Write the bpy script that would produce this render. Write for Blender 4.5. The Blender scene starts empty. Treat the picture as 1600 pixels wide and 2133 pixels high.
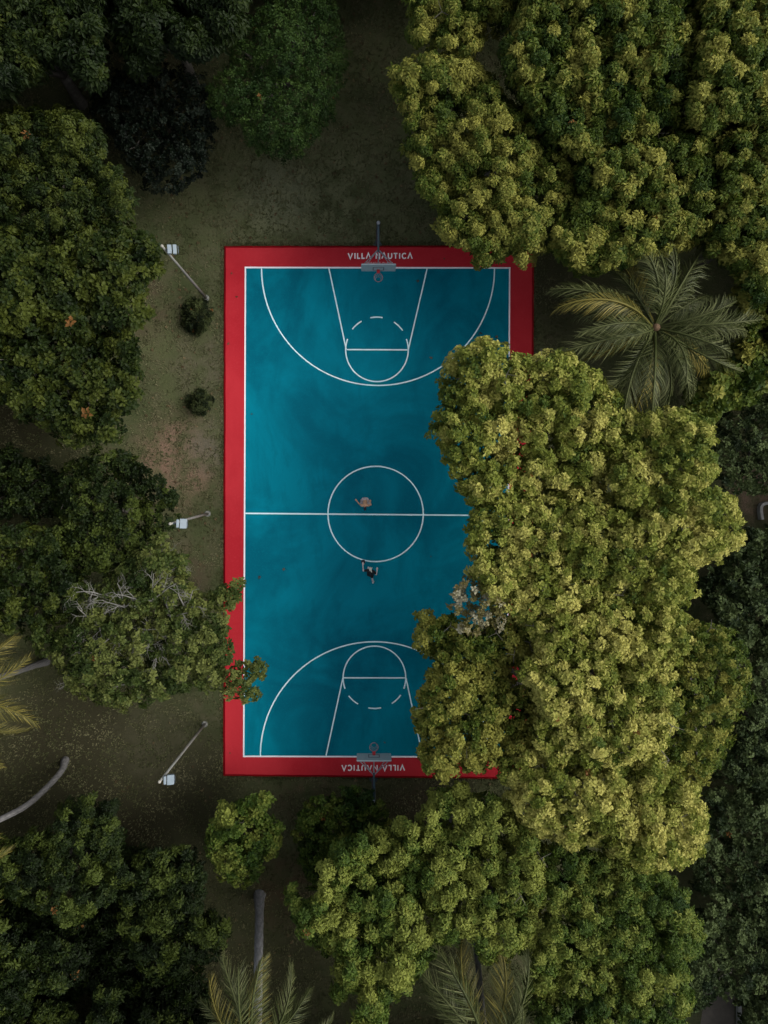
import bpy, bmesh, math, random
import numpy as np
from mathutils import Vector, Matrix

random.seed(7)
rng = np.random.default_rng(11)
R = math.radians
SC = bpy.context.scene
COL = SC.collection

# ------------------------------------------------------------------ camera, light, exposure
H = 41.0            # metres above the court
S = 36.5            # photograph pixels per metre on the ground
NX, NY = 765.0, 1045.0   # the point straight below the drone
cam_d = bpy.data.cameras.new('drone_camera')
cam = bpy.data.objects.new('drone_camera', cam_d)
COL.objects.link(cam)
cam.location = (0, 0, H)
cam_d.sensor_fit = 'AUTO'
cam_d.sensor_width = 36.0
cam_d.lens = 36.0 * S * H / 2133.0
cam_d.shift_x = (800 - NX) / 2133.0
cam_d.shift_y = (NY - 1066.5) / 2133.0
cam_d.clip_start = 0.5
cam_d.clip_end = 2000
SC.camera = cam

SUN_EL, SUN_AZ = R(46), R(6)        # light from the right, a touch from the top
world = bpy.data.worlds.new('World')
SC.world = world
world.use_nodes = True
nt = world.node_tree
nt.nodes.clear()
sky = nt.nodes.new('ShaderNodeTexSky')
sky.sky_type = 'NISHITA'
sky.sun_disc = False
sky.sun_elevation = SUN_EL
sky.sun_rotation = R(90) - SUN_AZ
sky.air_density = 1.0
sky.dust_density = 4.0
sky.ozone_density = 1.0
hs = nt.nodes.new('ShaderNodeHueSaturation')
hs.inputs['Saturation'].default_value = 0.35
bg = nt.nodes.new('ShaderNodeBackground')
bg.inputs['Strength'].default_value = 0.115
wo = nt.nodes.new('ShaderNodeOutputWorld')
nt.links.new(sky.outputs[0], hs.inputs['Color'])
nt.links.new(hs.outputs[0], bg.inputs['Color'])
nt.links.new(bg.outputs[0], wo.inputs['Surface'])

sun_d = bpy.data.lights.new('sun', 'SUN')
sun_d.energy = 1.15
sun_d.angle = R(40)
sun_d.color = (1.0, 0.975, 0.94)
sun = bpy.data.objects.new('sun', sun_d)
COL.objects.link(sun)
sun_dir = Vector((math.cos(SUN_AZ) * math.cos(SUN_EL), math.sin(SUN_AZ) * math.cos(SUN_EL), math.sin(SUN_EL)))
sun.location = sun_dir * 60
sun.rotation_euler = sun_dir.to_track_quat('Z', 'Y').to_euler()

SC.view_settings.view_transform = 'Standard'
SC.view_settings.look = 'None'
SC.view_settings.exposure = 1.0
SC.view_settings.gamma = 1.0
SC.view_settings.use_curve_mapping = False
SC.render.film_transparent = False
SC.cycles.max_bounces = 6
SC.cycles.diffuse_bounces = 3
SC.cycles.glossy_bounces = 2
SC.cycles.transmission_bounces = 3
SC.cycles.transparent_max_bounces = 4
SC.cycles.use_denoising = True


# ------------------------------------------------------------------ helpers
def W(px, py, z=0.0):
    """A point seen at a photograph pixel, at height z metres."""
    k = (H - z) / H / S
    return Vector(((px - NX) * k, (NY - py) * k, z))


def tag(o, label=None, cat=None, group=None, kind=None):
    if label: o['label'] = label
    if cat: o['category'] = cat
    if group: o['group'] = group
    if kind: o['kind'] = kind
    return o


def empty(name, loc, label, cat, group=None, rz=0.0):
    o = bpy.data.objects.new(name, None)
    o.empty_display_size = 0.3
    COL.objects.link(o)
    o.location = loc
    o.rotation_euler = (0, 0, rz)
    return tag(o, label, cat, group)


def link_mesh(name, me, mat=None, parent=None, smooth=False):
    if mat is not None and not me.materials:
        for m in (mat if isinstance(mat, (list, tuple)) else [mat]):
            me.materials.append(m)
    if smooth:
        me.polygons.foreach_set('use_smooth', np.ones(len(me.polygons), dtype=bool))
    o = bpy.data.objects.new(name, me)
    COL.objects.link(o)
    if parent is not None:
        o.parent = parent
    return o


def from_bm(name, bm, mat, parent=None, smooth=False):
    me = bpy.data.meshes.new(name)
    bm.normal_update()
    bm.to_mesh(me)
    bm.free()
    return link_mesh(name, me, mat, parent, smooth)


def np_mesh(name, verts, faces, tint=None):
    """faces: (F,k) int array, all with the same count of corners."""
    me = bpy.data.meshes.new(name)
    nv, (nf, k) = len(verts), faces.shape
    me.vertices.add(nv)
    me.vertices.foreach_set('co', np.ascontiguousarray(verts, dtype=np.float32).ravel())
    me.loops.add(nf * k)
    me.loops.foreach_set('vertex_index', np.ascontiguousarray(faces, dtype=np.int32).ravel())
    me.polygons.add(nf)
    me.polygons.foreach_set('loop_start', np.arange(0, nf * k, k, dtype=np.int32))
    me.update(calc_edges=True)
    if tint is not None:
        a = me.attributes.new('tint', 'FLOAT', 'POINT')
        a.data.foreach_set('value', np.ascontiguousarray(tint, dtype=np.float32))
    return me


def add_box(bm, c, s, rot=None, bev=0.0):
    m = Matrix.Translation(c) @ (rot.to_4x4() if rot is not None else Matrix.Identity(4)) @ Matrix.Diagonal((s[0], s[1], s[2], 1))
    r = bmesh.ops.create_cube(bm, size=1.0, matrix=m)
    if bev > 0:
        es = set()
        for v in r['verts']:
            es.update(v.link_edges)
        bmesh.ops.bevel(bm, geom=list(es), offset=bev, segments=2, affect='EDGES', profile=0.6)


def add_tube(bm, pts, radii, n=8, cap=True):
    pts = [Vector(p) for p in pts]
    rings = []
    ref = Vector((0.13, 0.31, 0.94)).normalized()
    for i, p in enumerate(pts):
        t = (pts[min(i + 1, len(pts) - 1)] - pts[max(i - 1, 0)]).normalized()
        a = ref - t * ref.dot(t)
        if a.length < 0.1:
            a = Vector((1, 0, 0)) - t * t.x
        a.normalize()
        b = t.cross(a)
        r = radii[i] if isinstance(radii, (list, tuple, np.ndarray)) else radii
        rings.append([bm.verts.new(p + (a * math.cos(2 * math.pi * k / n) + b * math.sin(2 * math.pi * k / n)) * r) for k in range(n)])
    for i in range(len(rings) - 1):
        for k in range(n):
            bm.faces.new((rings[i][k], rings[i][(k + 1) % n], rings[i + 1][(k + 1) % n], rings[i + 1][k]))
    if cap:
        bm.faces.new(rings[0][::-1])
        bm.faces.new(rings[-1])


def add_disc(bm, c, r, h, n=16, rot=None):
    m = Matrix.Translation(c) @ (rot.to_4x4() if rot is not None else Matrix.Identity(4))
    bmesh.ops.create_cone(bm, cap_ends=True, segments=n, radius1=r, radius2=r, depth=h, matrix=m)


def add_ball(bm, c, r, sx=1, sy=1, sz=1, seg=16):
    bmesh.ops.create_uvsphere(bm, u_segments=seg, v_segments=max(6, seg // 2 + 2), radius=r,
                              matrix=Matrix.Translation(c) @ Matrix.Diagonal((sx, sy, sz, 1)))


def add_torus(bm, c, R0, r, n=28, k=8, rot=None):
    rot = rot or Matrix.Identity(3)
    rings = []
    for i in range(n):
        a = 2 * math.pi * i / n
        ring = []
        for j in range(k):
            b = 2 * math.pi * j / k
            p = Vector(((R0 + r * math.cos(b)) * math.cos(a), (R0 + r * math.cos(b)) * math.sin(a), r * math.sin(b)))
            ring.append(bm.verts.new(Vector(c) + rot @ p))
        rings.append(ring)
    for i in range(n):
        for j in range(k):
            bm.faces.new((rings[i][j], rings[(i + 1) % n][j], rings[(i + 1) % n][(j + 1) % k], rings[i][(j + 1) % k]))


# ------------------------------------------------------------------ materials
def new_mat(name):
    m = bpy.data.materials.new(name)
    m.use_nodes = True
    t = m.node_tree
    b = t.nodes.get('Principled BSDF')
    return m, t, b


def nd(t, kind, **kw):
    n = t.nodes.new(kind)
    for k, v in kw.items():
        if k in n.inputs:
            n.inputs[k].default_value = v
        else:
            setattr(n, k, v)
    return n


def pos_node(t):
    return t.nodes.new('ShaderNodeNewGeometry').outputs['Position']


def mixc(t, fac, a, b, mode='MIX'):
    n = t.nodes.new('ShaderNodeMix')
    n.data_type = 'RGBA'
    n.blend_type = mode
    for sock, v in ((n.inputs[0], fac), (n.inputs[6], a), (n.inputs[7], b)):
        if isinstance(v, bpy.types.NodeSocket):
            t.links.new(v, sock)
        elif isinstance(v, (tuple, list)):
            sock.default_value = (*v[:3], 1)
        else:
            sock.default_value = v
    return n.outputs[2]


def noise(t, scale, detail=4, rough=0.6, vec=None, dist=0.0):
    n = nd(t, 'ShaderNodeTexNoise', Scale=scale, Detail=detail, Roughness=rough, Distortion=dist)
    t.links.new(vec if vec is not None else pos_node(t), n.inputs['Vector'])
    return n.outputs['Fac']


def ramp(t, fac, stops):
    r = t.nodes.new('ShaderNodeValToRGB')
    el = r.color_ramp.elements
    while len(el) < len(stops):
        el.new(0.5)
    for e, (p, c) in zip(el, stops):
        e.position = p
        e.color = (*c, 1) if isinstance(c, (tuple, list)) else (c, c, c, 1)
    t.links.new(fac, r.inputs[0])
    return r.outputs[0]


def bump(t, b, h, strength, dist=0.02):
    n = nd(t, 'ShaderNodeBump', Strength=strength, Distance=dist)
    t.links.new(h, n.inputs['Height'])
    t.links.new(n.outputs[0], b.inputs['Normal'])


def spot(t, centre, radius):
    """0..1 mask around a place on the ground (a worn, dry, painted-shade or lightened patch)."""
    vm = t.nodes.new('ShaderNodeVectorMath'); vm.operation = 'DISTANCE'
    t.links.new(pos_node(t), vm.inputs[0])
    vm.inputs[1].default_value = centre
    mr = nd(t, 'ShaderNodeMapRange')
    mr.inputs['From Min'].default_value = radius
    mr.inputs['From Max'].default_value = radius * 0.25
    mr.interpolation_type = 'SMOOTHSTEP'
    t.links.new(vm.outputs['Value'], mr.inputs['Value'])
    return mr.outputs[0]


def mul(t, a, b):
    n = t.nodes.new('ShaderNodeMath'); n.operation = 'MULTIPLY'; n.use_clamp = True
    for i, v in enumerate((a, b)):
        if isinstance(v, bpy.types.NodeSocket): t.links.new(v, n.inputs[i])
        else: n.inputs[i].default_value = v
    return n.outputs[0]


def flat_mat(name, col, rough=0.6, metal=0.0, var=0.25, scale=6.0):
    m, t, b = new_mat(name)
    f = noise(t, scale, 5)
    c2 = tuple(max(0, c * (1 - var)) for c in col)
    c3 = tuple(min(1, c * (1 + var * 0.5)) for c in col)
    t.links.new(ramp(t, f, [(0.3, c2), (0.7, c3)]), b.inputs['Base Color'])
    b.inputs['Roughness'].default_value = rough
    b.inputs['Metallic'].default_value = metal
    return m


def leaf_mat(name, dark, mid, light, dry=(0.15, 0.07, 0.02), trans=0.3, rough=0.55):
    m, t, b = new_mat(name)
    at = nd(t, 'ShaderNodeAttribute', attribute_name='tint')
    n1 = noise(t, 0.35, 2)
    add = t.nodes.new('ShaderNodeMath'); add.operation = 'MULTIPLY_ADD'
    t.links.new(n1, add.inputs[0]); add.inputs[1].default_value = 0.5
    sub = t.nodes.new('ShaderNodeMath'); sub.operation = 'SUBTRACT'
    t.links.new(at.outputs['Fac'], sub.inputs[0]); sub.inputs[1].default_value = 0.25
    t.links.new(sub.outputs[0], add.inputs[2])
    sc8 = t.nodes.new('ShaderNodeMath'); sc8.operation = 'MULTIPLY'
    t.links.new(add.outputs[0], sc8.inputs[0]); sc8.inputs[1].default_value = 0.8
    c = ramp(t, sc8.outputs[0], [(0.02, dark), (0.32, mid), (0.60, light), (0.94, light), (1.0, dry)])
    t.links.new(c, b.inputs['Base Color'])
    b.inputs['Roughness'].default_value = rough
    b.inputs['Specular IOR Level'].default_value = 0.12
    tr = t.nodes.new('ShaderNodeBsdfTranslucent')
    t.links.new(mixc(t, 0.5, c, (0.2, 0.25, 0.02), 'SCREEN') if False else c, tr.inputs['Color'])
    mx = t.nodes.new('ShaderNodeMixShader'); mx.inputs[0].default_value = trans
    t.links.new(b.outputs[0], mx.inputs[1]); t.links.new(tr.outputs[0], mx.inputs[2])
    t.links.new(mx.outputs[0], t.nodes['Material Output'].inputs['Surface'])
    return m


LEAF = {
    'yellow': leaf_mat('yellow_green_leaves', (0.044, 0.074, 0.011), (0.158, 0.182, 0.028), (0.405, 0.380, 0.100)),
    'olive': leaf_mat('olive_leaves', (0.016, 0.036, 0.005), (0.066, 0.096, 0.012), (0.235, 0.23, 0.046)),
    'green': leaf_mat('mid_green_leaves', (0.015, 0.035, 0.006), (0.058, 0.094, 0.013), (0.185, 0.21, 0.040)),
    'moss': leaf_mat('moss_green_leaves', (0.005, 0.011, 0.002), (0.017, 0.029, 0.005), (0.058, 0.073, 0.011)),
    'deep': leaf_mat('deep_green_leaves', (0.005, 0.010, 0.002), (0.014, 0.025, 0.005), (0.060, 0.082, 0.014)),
    'bottle': leaf_mat('bottle_green_leaves', (0.008, 0.020, 0.004), (0.020, 0.043, 0.008), (0.042, 0.075, 0.014)),
    'black': leaf_mat('blackish_leaves', (0.003, 0.006, 0.003), (0.005, 0.010, 0.005), (0.020, 0.028, 0.018)),
    'grey': leaf_mat('grey_green_leaves', (0.011, 0.021, 0.007), (0.031, 0.048, 0.015), (0.085, 0.115, 0.040)),
    'dry': leaf_mat('dull_dry_leaves', (0.014, 0.026, 0.005), (0.042, 0.062, 0.012), (0.13, 0.148, 0.038)),
    'pale': leaf_mat('pale_withered_leaves', (0.08, 0.075, 0.02), (0.17, 0.145, 0.05), (0.31, 0.295, 0.20)),
    'shrub': leaf_mat('glossy_shrub_leaves', (0.009, 0.015, 0.006), (0.022, 0.032, 0.011), (0.065, 0.082, 0.028)),
}
FROND = leaf_mat('palm_frond', (0.011, 0.016, 0.004), (0.038, 0.048, 0.013), (0.14, 0.15, 0.062), trans=0.15, rough=0.42)
FROND_Y = leaf_mat('yellowing_palm_frond', (0.026, 0.026, 0.006), (0.082, 0.076, 0.017), (0.24, 0.195, 0.045), trans=0.15, rough=0.42)
RACHIS = flat_mat('palm_midrib', (0.36, 0.30, 0.10), 0.5)
BARK = flat_mat('grey_bark', (0.10, 0.09, 0.075), 0.9, var=0.45, scale=5)
BARK_PALE = flat_mat('pale_bare_bark', (0.15, 0.145, 0.125), 0.85, var=0.35, scale=4)


def palm_bark(name='ringed_palm_bark', lo=(0.09, 0.088, 0.085), hi=(0.17, 0.165, 0.16)):
    m, t, b = new_mat(name)
    wv = nd(t, 'ShaderNodeTexWave', Scale=3.2, Distortion=2.0, Detail=2.0)
    wv.bands_direction = 'Y'
    t.links.new(pos_node(t), wv.inputs['Vector'])
    f = noise(t, 6.0, 5)
    c = mixc(t, mul(t, wv.outputs['Fac'], 0.35), ramp(t, f, [(0.3, lo), (0.7, hi)]), (0.06, 0.058, 0.055))
    t.links.new(c, b.inputs['Base Color'])
    b.inputs['Roughness'].default_value = 0.9
    bump(t, b, wv.outputs['Fac'], 0.5, 0.03)
    return m


PALM_BARK = palm_bark()
PALM_BARK_PALE = palm_bark('pale_palm_bark', (0.20, 0.20, 0.20), (0.36, 0.355, 0.35))


def court_paint(name, base, dark, fade, rough=0.55, stain=0.6):
    m, t, b = new_mat(name)
    # roller strokes: stretched noise along the length of the court
    mp = nd(t, 'ShaderNodeMapping'); mp.inputs['Scale'].default_value = (1.0, 0.35, 1.0)
    t.links.new(pos_node(t), mp.inputs['Vector'])
    big = noise(t, 0.17, 5, 0.6, dist=0.8)
    med = noise(t, 0.8, 6, 0.65, vec=mp.outputs[0], dist=0.4)
    fine = noise(t, 9.0, 4)
    grit = noise(t, 60.0, 2)
    c = mixc(t, ramp(t, big, [(0.38, 0.0), (0.60, 1.0)]), dark, base)
    c = mixc(t, mul(t, ramp(t, med, [(0.50, 0.0), (0.72, 1.0)]), stain), c, dark)
    c = mixc(t, mul(t, ramp(t, fine, [(0.52, 0.0), (0.75, 1.0)]), 0.25), c, fade)
    c = mixc(t, mul(t, ramp(t, grit, [(0.4, 0.0), (0.7, 1.0)]), 0.10), c, dark)
    t.links.new(c, b.inputs['Base Color'])
    b.inputs['Roughness'].default_value = rough
    b.inputs['Specular IOR Level'].default_value = 0.04
    bump(t, b, grit, 0.15, 0.004)
    return m


BLUE = court_paint('blue_court_paint', (0.0005, 0.205, 0.285), (0.0003, 0.118, 0.175), (0.002, 0.24, 0.325), stain=0.8)
RED = court_paint('red_court_paint', (0.49, 0.030, 0.040), (0.40, 0.018, 0.027), (0.51, 0.065, 0.075), stain=0.5)
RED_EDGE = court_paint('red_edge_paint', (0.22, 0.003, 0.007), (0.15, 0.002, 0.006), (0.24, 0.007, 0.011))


def line_paint(name, col, worn):
    m, t, b = new_mat(name)
    f = noise(t, 14.0, 6, 0.7)
    t.links.new(mixc(t, ramp(t, f, [(0.56, 0.0), (0.80, 0.7)]), col, worn), b.inputs['Base Color'])
    b.inputs['Roughness'].default_value = 0.6
    return m


LINE = line_paint('white_line_paint', (0.72, 0.96, 0.98), (0.35, 0.62, 0.7))
EDGE_LINE = line_paint('white_boundary_paint', (0.88, 0.89, 0.92), (0.55, 0.5, 0.53))
LETTER = line_paint('white_letter_paint', (0.90, 0.88, 0.88), (0.72, 0.45, 0.45))
LETTER_SMALL = line_paint('pinkish_letter_paint', (0.78, 0.60, 0.58), (0.6, 0.3, 0.3))


def ground_mat():
    m, t, b = new_mat('lawn_soil')
    big = noise(t, 0.18, 4, 0.6)
    med = noise(t, 1.1, 6, 0.65)
    fine = noise(t, 12.0, 5, 0.7)
    c = mixc(t, ramp(t, big, [(0.38, 0.0), (0.62, 1.0)]), (0.048, 0.060, 0.024), (0.078, 0.086, 0.038))
    c = mixc(t, mul(t, ramp(t, med, [(0.45, 0.0), (0.68, 1.0)]), 0.8), c, (0.092, 0.084, 0.048))
    patch = ramp(t, med, [(0.34, 0.0), (0.60, 1.0)])
    # tree shade painted into the ground colour as dark brown patches
    tree_shade = ramp(t, big, [(0.25, 0.6), (0.6, 1.0)])
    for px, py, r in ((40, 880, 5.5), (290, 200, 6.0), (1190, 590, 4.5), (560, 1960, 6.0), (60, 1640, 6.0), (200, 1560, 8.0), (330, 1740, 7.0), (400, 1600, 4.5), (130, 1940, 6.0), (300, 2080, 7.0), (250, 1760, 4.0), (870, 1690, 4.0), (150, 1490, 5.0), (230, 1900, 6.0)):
        c = mixc(t, mul(t, mul(t, spot(t, W(px, py), r), tree_shade), 0.85), c, (0.026, 0.023, 0.012))
    for px, py, r, col, k in ((375, 955, 3.6, (0.18, 0.115, 0.08), 0.95), (585, 405, 3.0, (0.165, 0.17, 0.125), 0.9),
                              (430, 760, 2.6, (0.105, 0.092, 0.060), 0.7), (400, 1190, 2.2, (0.085, 0.062, 0.040), 0.7),
                              (300, 640, 2.6, (0.075, 0.054, 0.034), 0.7), (640, 1660, 3.0, (0.075, 0.055, 0.032), 0.7),
                              (590, 1850, 3.0, (0.062, 0.040, 0.022), 0.8), (880, 1680, 2.6, (0.055, 0.040, 0.026), 0.8),
                              (440, 930, 2.2, (0.100, 0.100, 0.072), 0.7), (640, 430, 8.0, (0.130, 0.138, 0.072), 0.9),  # widest patch lightens the lawn colour to offset tree shade
                              (330, 1560, 4.0, (0.072, 0.068, 0.040), 0.5), (1575, 1030, 2.2, (0.19, 0.13, 0.095), 0.95)):
        c = mixc(t, mul(t, mul(t, spot(t, W(px, py), r), patch), k), c, col)
    c = mixc(t, mul(t, ramp(t, fine, [(0.35, 1.0), (0.55, 0.0)]), 0.5), c, (0.028, 0.032, 0.015))
    c = mixc(t, mul(t, ramp(t, fine, [(0.58, 0.0), (0.78, 1.0)]), 0.28), c, (0.15, 0.14, 0.08))
    t.links.new(c, b.inputs['Base Color'])
    b.inputs['Roughness'].default_value = 0.95
    b.inputs['Specular IOR Level'].default_value = 0.1
    bump(t, b, fine, 0.8, 0.05)
    return m


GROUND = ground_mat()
GRASS = leaf_mat('grass_blades', (0.042, 0.052, 0.019), (0.080, 0.084, 0.036), (0.155, 0.145, 0.08), trans=0.15, rough=0.8)
LITTER = leaf_mat('fallen_leaves', (0.045, 0.03, 0.015), (0.09, 0.06, 0.03), (0.16, 0.12, 0.065), trans=0.0, rough=0.8)
TEAL = flat_mat('dark_teal_steel', (0.028, 0.062, 0.078), 0.45, var=0.3)
GREY_STEEL = flat_mat('grey_painted_steel', (0.27, 0.29, 0.32), 0.5)
BOARD = flat_mat('pale_grey_backboard', (0.38, 0.46, 0.48), 0.4, var=0.12)
MARK = flat_mat('dark_board_marking', (0.08, 0.09, 0.11), 0.5)
RIM = flat_mat('faded_red_rim', (0.34, 0.16, 0.17), 0.5)
RIM_BRACKET = flat_mat('red_rim_bracket', (0.45, 0.02, 0.03), 0.5)
NET = flat_mat('grey_net_cord', (0.36, 0.42, 0.46), 0.9)
POLE = flat_mat('galvanised_pole', (0.20, 0.20, 0.18), 0.5, var=0.2)
LAMP = flat_mat('pale_lamp_housing', (0.155, 0.195, 0.22), 0.45, var=0.12)
LAMP_DARK = flat_mat('dark_lamp_fitting', (0.04, 0.06, 0.08), 0.5)
LAMP_GLASS = flat_mat('lamp_glass', (0.25, 0.3, 0.32), 0.12, var=0.05)
CAP = flat_mat('pale_cap', (0.28, 0.265, 0.22), 0.5)
KERB = flat_mat('pale_concrete_kerb', (0.42, 0.42, 0.40), 0.85, var=0.2, scale=3)
DIRT = flat_mat('brown_grey_path', (0.11, 0.095, 0.075), 0.95, var=0.3, scale=2)

# ------------------------------------------------------------------ ground
bm = bmesh.new()
bmesh.ops.create_grid(bm, x_segments=8, y_segments=8, size=450)
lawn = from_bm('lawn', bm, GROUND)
tag(lawn, kind='structure')

# ------------------------------------------------------------------ court
Z0 = 0.10          # top of the raised slab
TLb, TRb, BLb, BRb = (512, 558.5), (1061, 559.5), (508.5, 1574), (1055.5, 1575.5)


def poly_sheet(name, pts, z, mat, parent):
    b_ = bmesh.new()
    b_.faces.new([b_.verts.new(Vector((p[0], p[1], z))) for p in pts])
    bmesh.ops.recalc_face_normals(b_, faces=b_.faces[:])
    for f in b_.faces:
        if f.normal.z < 0: f.normal_flip()
    return from_bm(name, b_, mat, parent)


def Wg(px, py):
    return W(px, py, Z0)


# red slab: top face with a slightly uneven edge, sloping painted rim, vertical side
corners = [(470.5, 516), (1109, 515), (1102, 1619), (469, 1612.5)]
ring = []
for i in range(4):
    a, b2 = corners[i], corners[(i + 1) % 4]
    n = 40
    for k in range(n):
        f = k / n
        ring.append((a[0] + (b2[0] - a[0]) * f, a[1] + (b2[1] - a[1]) * f))
bm = bmesh.new()
cxp, cyp = 788, 1066
top, rim_, low = [], [], []
for i, (x, y) in enumerate(ring):
    j = random.uniform(-0.35, 0.35)
    dx = -1 if x < 475 else (1 if x > 1098 else 0)
    dy = -1 if y < 520 else (1 if y > 1608 else 0)
    top.append(bm.verts.new(Wg(x + dx * j, y + dy * j)))
    o1 = 3.6 + random.uniform(-0.5, 0.5)
    rim_.append(bm.verts.new(W(x + dx * o1, y + dy * o1, Z0 - 0.035)))
    low.append(bm.verts.new(W(x + dx * (o1 + 0.6), y + dy * (o1 + 0.6), -0.1)))
ft = bm.faces.new(top)
N = len(ring)
for k in range(N):
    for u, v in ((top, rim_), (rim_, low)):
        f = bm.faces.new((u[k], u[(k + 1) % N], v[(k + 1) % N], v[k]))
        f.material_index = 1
bmesh.ops.recalc_face_normals(bm, faces=bm.faces[:])
if ft.normal.z < 0:
    for f in bm.faces: f.normal_flip()
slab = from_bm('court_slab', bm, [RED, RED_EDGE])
tag(slab, kind='structure')

ZB, ZL, ZE = Z0 + 0.004, Z0 + 0.008, Z0 + 0.012
blue_pts = [W(*p, 0) for p in (TLb, TRb, BRb, BLb)]
poly_sheet('blue_playing_surface', blue_pts, ZB, BLUE, slab)


def stroke(name, pts_px, w_px, mat, z, parent, closed=False):
    """A painted line of constant width along photograph pixels (all on the court)."""
    P = [W(*p, 0) for p in pts_px]
    n = len(P)
    b_ = bmesh.new()
    L_, R_ = [], []
    hw = w_px / S / 2
    for i in range(n):
        a = P[(i - 1) % n] if (closed or i > 0) else P[i]
        c = P[(i + 1) % n] if (closed or i < n - 1) else P[i]
        t_ = (c - a); t_.z = 0; t_.normalize()
        nrm = Vector((-t_.y, t_.x, 0))
        L_.append(b_.verts.new((P[i].x + nrm.x * hw, P[i].y + nrm.y * hw, z)))
        R_.append(b_.verts.new((P[i].x - nrm.x * hw, P[i].y - nrm.y * hw, z)))
    for i in range(n if closed else n - 1):
        j = (i + 1) % n
        b_.faces.new((R_[i], R_[j], L_[j], L_[i]))
    return from_bm(name, b_, mat, parent)


def arc(cx, cy, rx, ry, a0, a1, n=64):
    return [(cx + rx * math.cos(R(a0 + (a1 - a0) * i / n)), cy + ry * math.sin(R(a0 + (a1 - a0) * i / n))) for i in range(n + 1)]


# boundary: four bands butted end to end
def band(p, q, inset_a, inset_b):
    d = Vector(q) - Vector(p)
    d.normalize()
    return [tuple(Vector(p) + d * inset_a), tuple(Vector(q) - d * inset_b)]


LWp = 2.9
stroke('baseline', band(TLb, TRb, -1.7, -1.7), LWp + 0.4, EDGE_LINE, ZE, slab)
stroke('baseline', band(BLb, BRb, -1.7, -1.7), LWp + 0.4, EDGE_LINE, ZE, slab)
stroke('sideline', band(TLb, BLb, 1.9, 1.9), LWp, EDGE_LINE, ZE, slab)
stroke('sideline', band(TRb, BRb, 1.9, 1.9), LWp, EDGE_LINE, ZE, slab)
stroke('halfway_line', [(512.0, 1069.2), (1056.6, 1074.0)], LWp, LINE, ZL, slab)
stroke('centre_circle', arc(782.5, 1070.5, 99, 99, 0, 360)[:-1], 2.6, LINE, ZL + 0.004, slab, closed=True)
# upper end
stroke('three_point_line', arc(787.5, 560.5, 242, 243, 0, 180), 2.6, LINE, ZL, slab)
stroke('key_side_line', [(685.5, 560.5), (721.5, 729)], 2.6, LINE, ZL, slab)
stroke('key_side_line', [(889.5, 561), (850.2, 730)], 2.6, LINE, ZL, slab)
stroke('free_throw_line', [(723, 729), (848.5, 729.6)], 2.6, LINE, ZL, slab)
stroke('free_throw_circle', arc(785.3, 729.5, 65, 66, -20, 200), 2.6, LINE, ZL + 0.004, slab)
for a in (-141, -102, -58):
    stroke('dashed_arc', arc(785.3, 729.5, 66, 68, a + (0 if a == -102 else 0), a + 22, 8), 2.6, LINE, ZL, slab)
# lower end
stroke('three_point_line', arc(780, 1573.5, 237, 237.5, -180, 0), 2.6, LINE, ZL, slab)
stroke('key_side_line', [(679.5, 1572.5), (714.5, 1411)], 2.6, LINE, ZL, slab)
stroke('key_side_line', [(880, 1573.5), (845.5, 1411)], 2.6, LINE, ZL, slab)
stroke('free_throw_line', [(716, 1411), (844, 1411)], 2.6, LINE, ZL, slab)
stroke('free_throw_circle', arc(780, 1411, 65, 66, -200, 20), 2.6, LINE, ZL + 0.004, slab)
for a in (34, 78, 121):
    stroke('dashed_arc', arc(780, 1411, 66, 63.5, a, a + 23, 8), 2.6, LINE, ZL, slab)

# lettering, each letter its own painted sheet
GLYPH = {
    'V': (1.0, [[(0.05, 0), (0.5, 1), (0.95, 0)]]),
    'I': (0.30, [[(0.15, 0), (0.15, 1)]]),
    'L': (0.62, [[(0.1, 0), (0.1, 0.93), (0.62, 0.93)]]),
    'A': (1.0, [[(0.05, 1), (0.5, 0), (0.95, 1)]]),
    'N': (0.92, [[(0.1, 1), (0.1, 0.0), (0.82, 1.0), (0.82, 0.0)]]),
    'U': (0.9, [[(0.1, 0), (0.1, 0.6), (0.16, 0.8), (0.3, 0.93), (0.45, 0.96), (0.6, 0.93), (0.74, 0.8), (0.8, 0.6), (0.8, 0)]]),
    'T': (0.8, [[(0.0, 0.07), (0.8, 0.07)], [(0.4, 0.14), (0.4, 1)]]),
    'C': (0.9, [[(0.84, 0.18), (0.66, 0.06), (0.46, 0.05), (0.25, 0.14), (0.11, 0.34), (0.09, 0.52), (0.13, 0.72), (0.28, 0.90), (0.48, 0.96), (0.68, 0.93), (0.85, 0.80)]]),
    ' ': (0.42, []),
}


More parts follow.
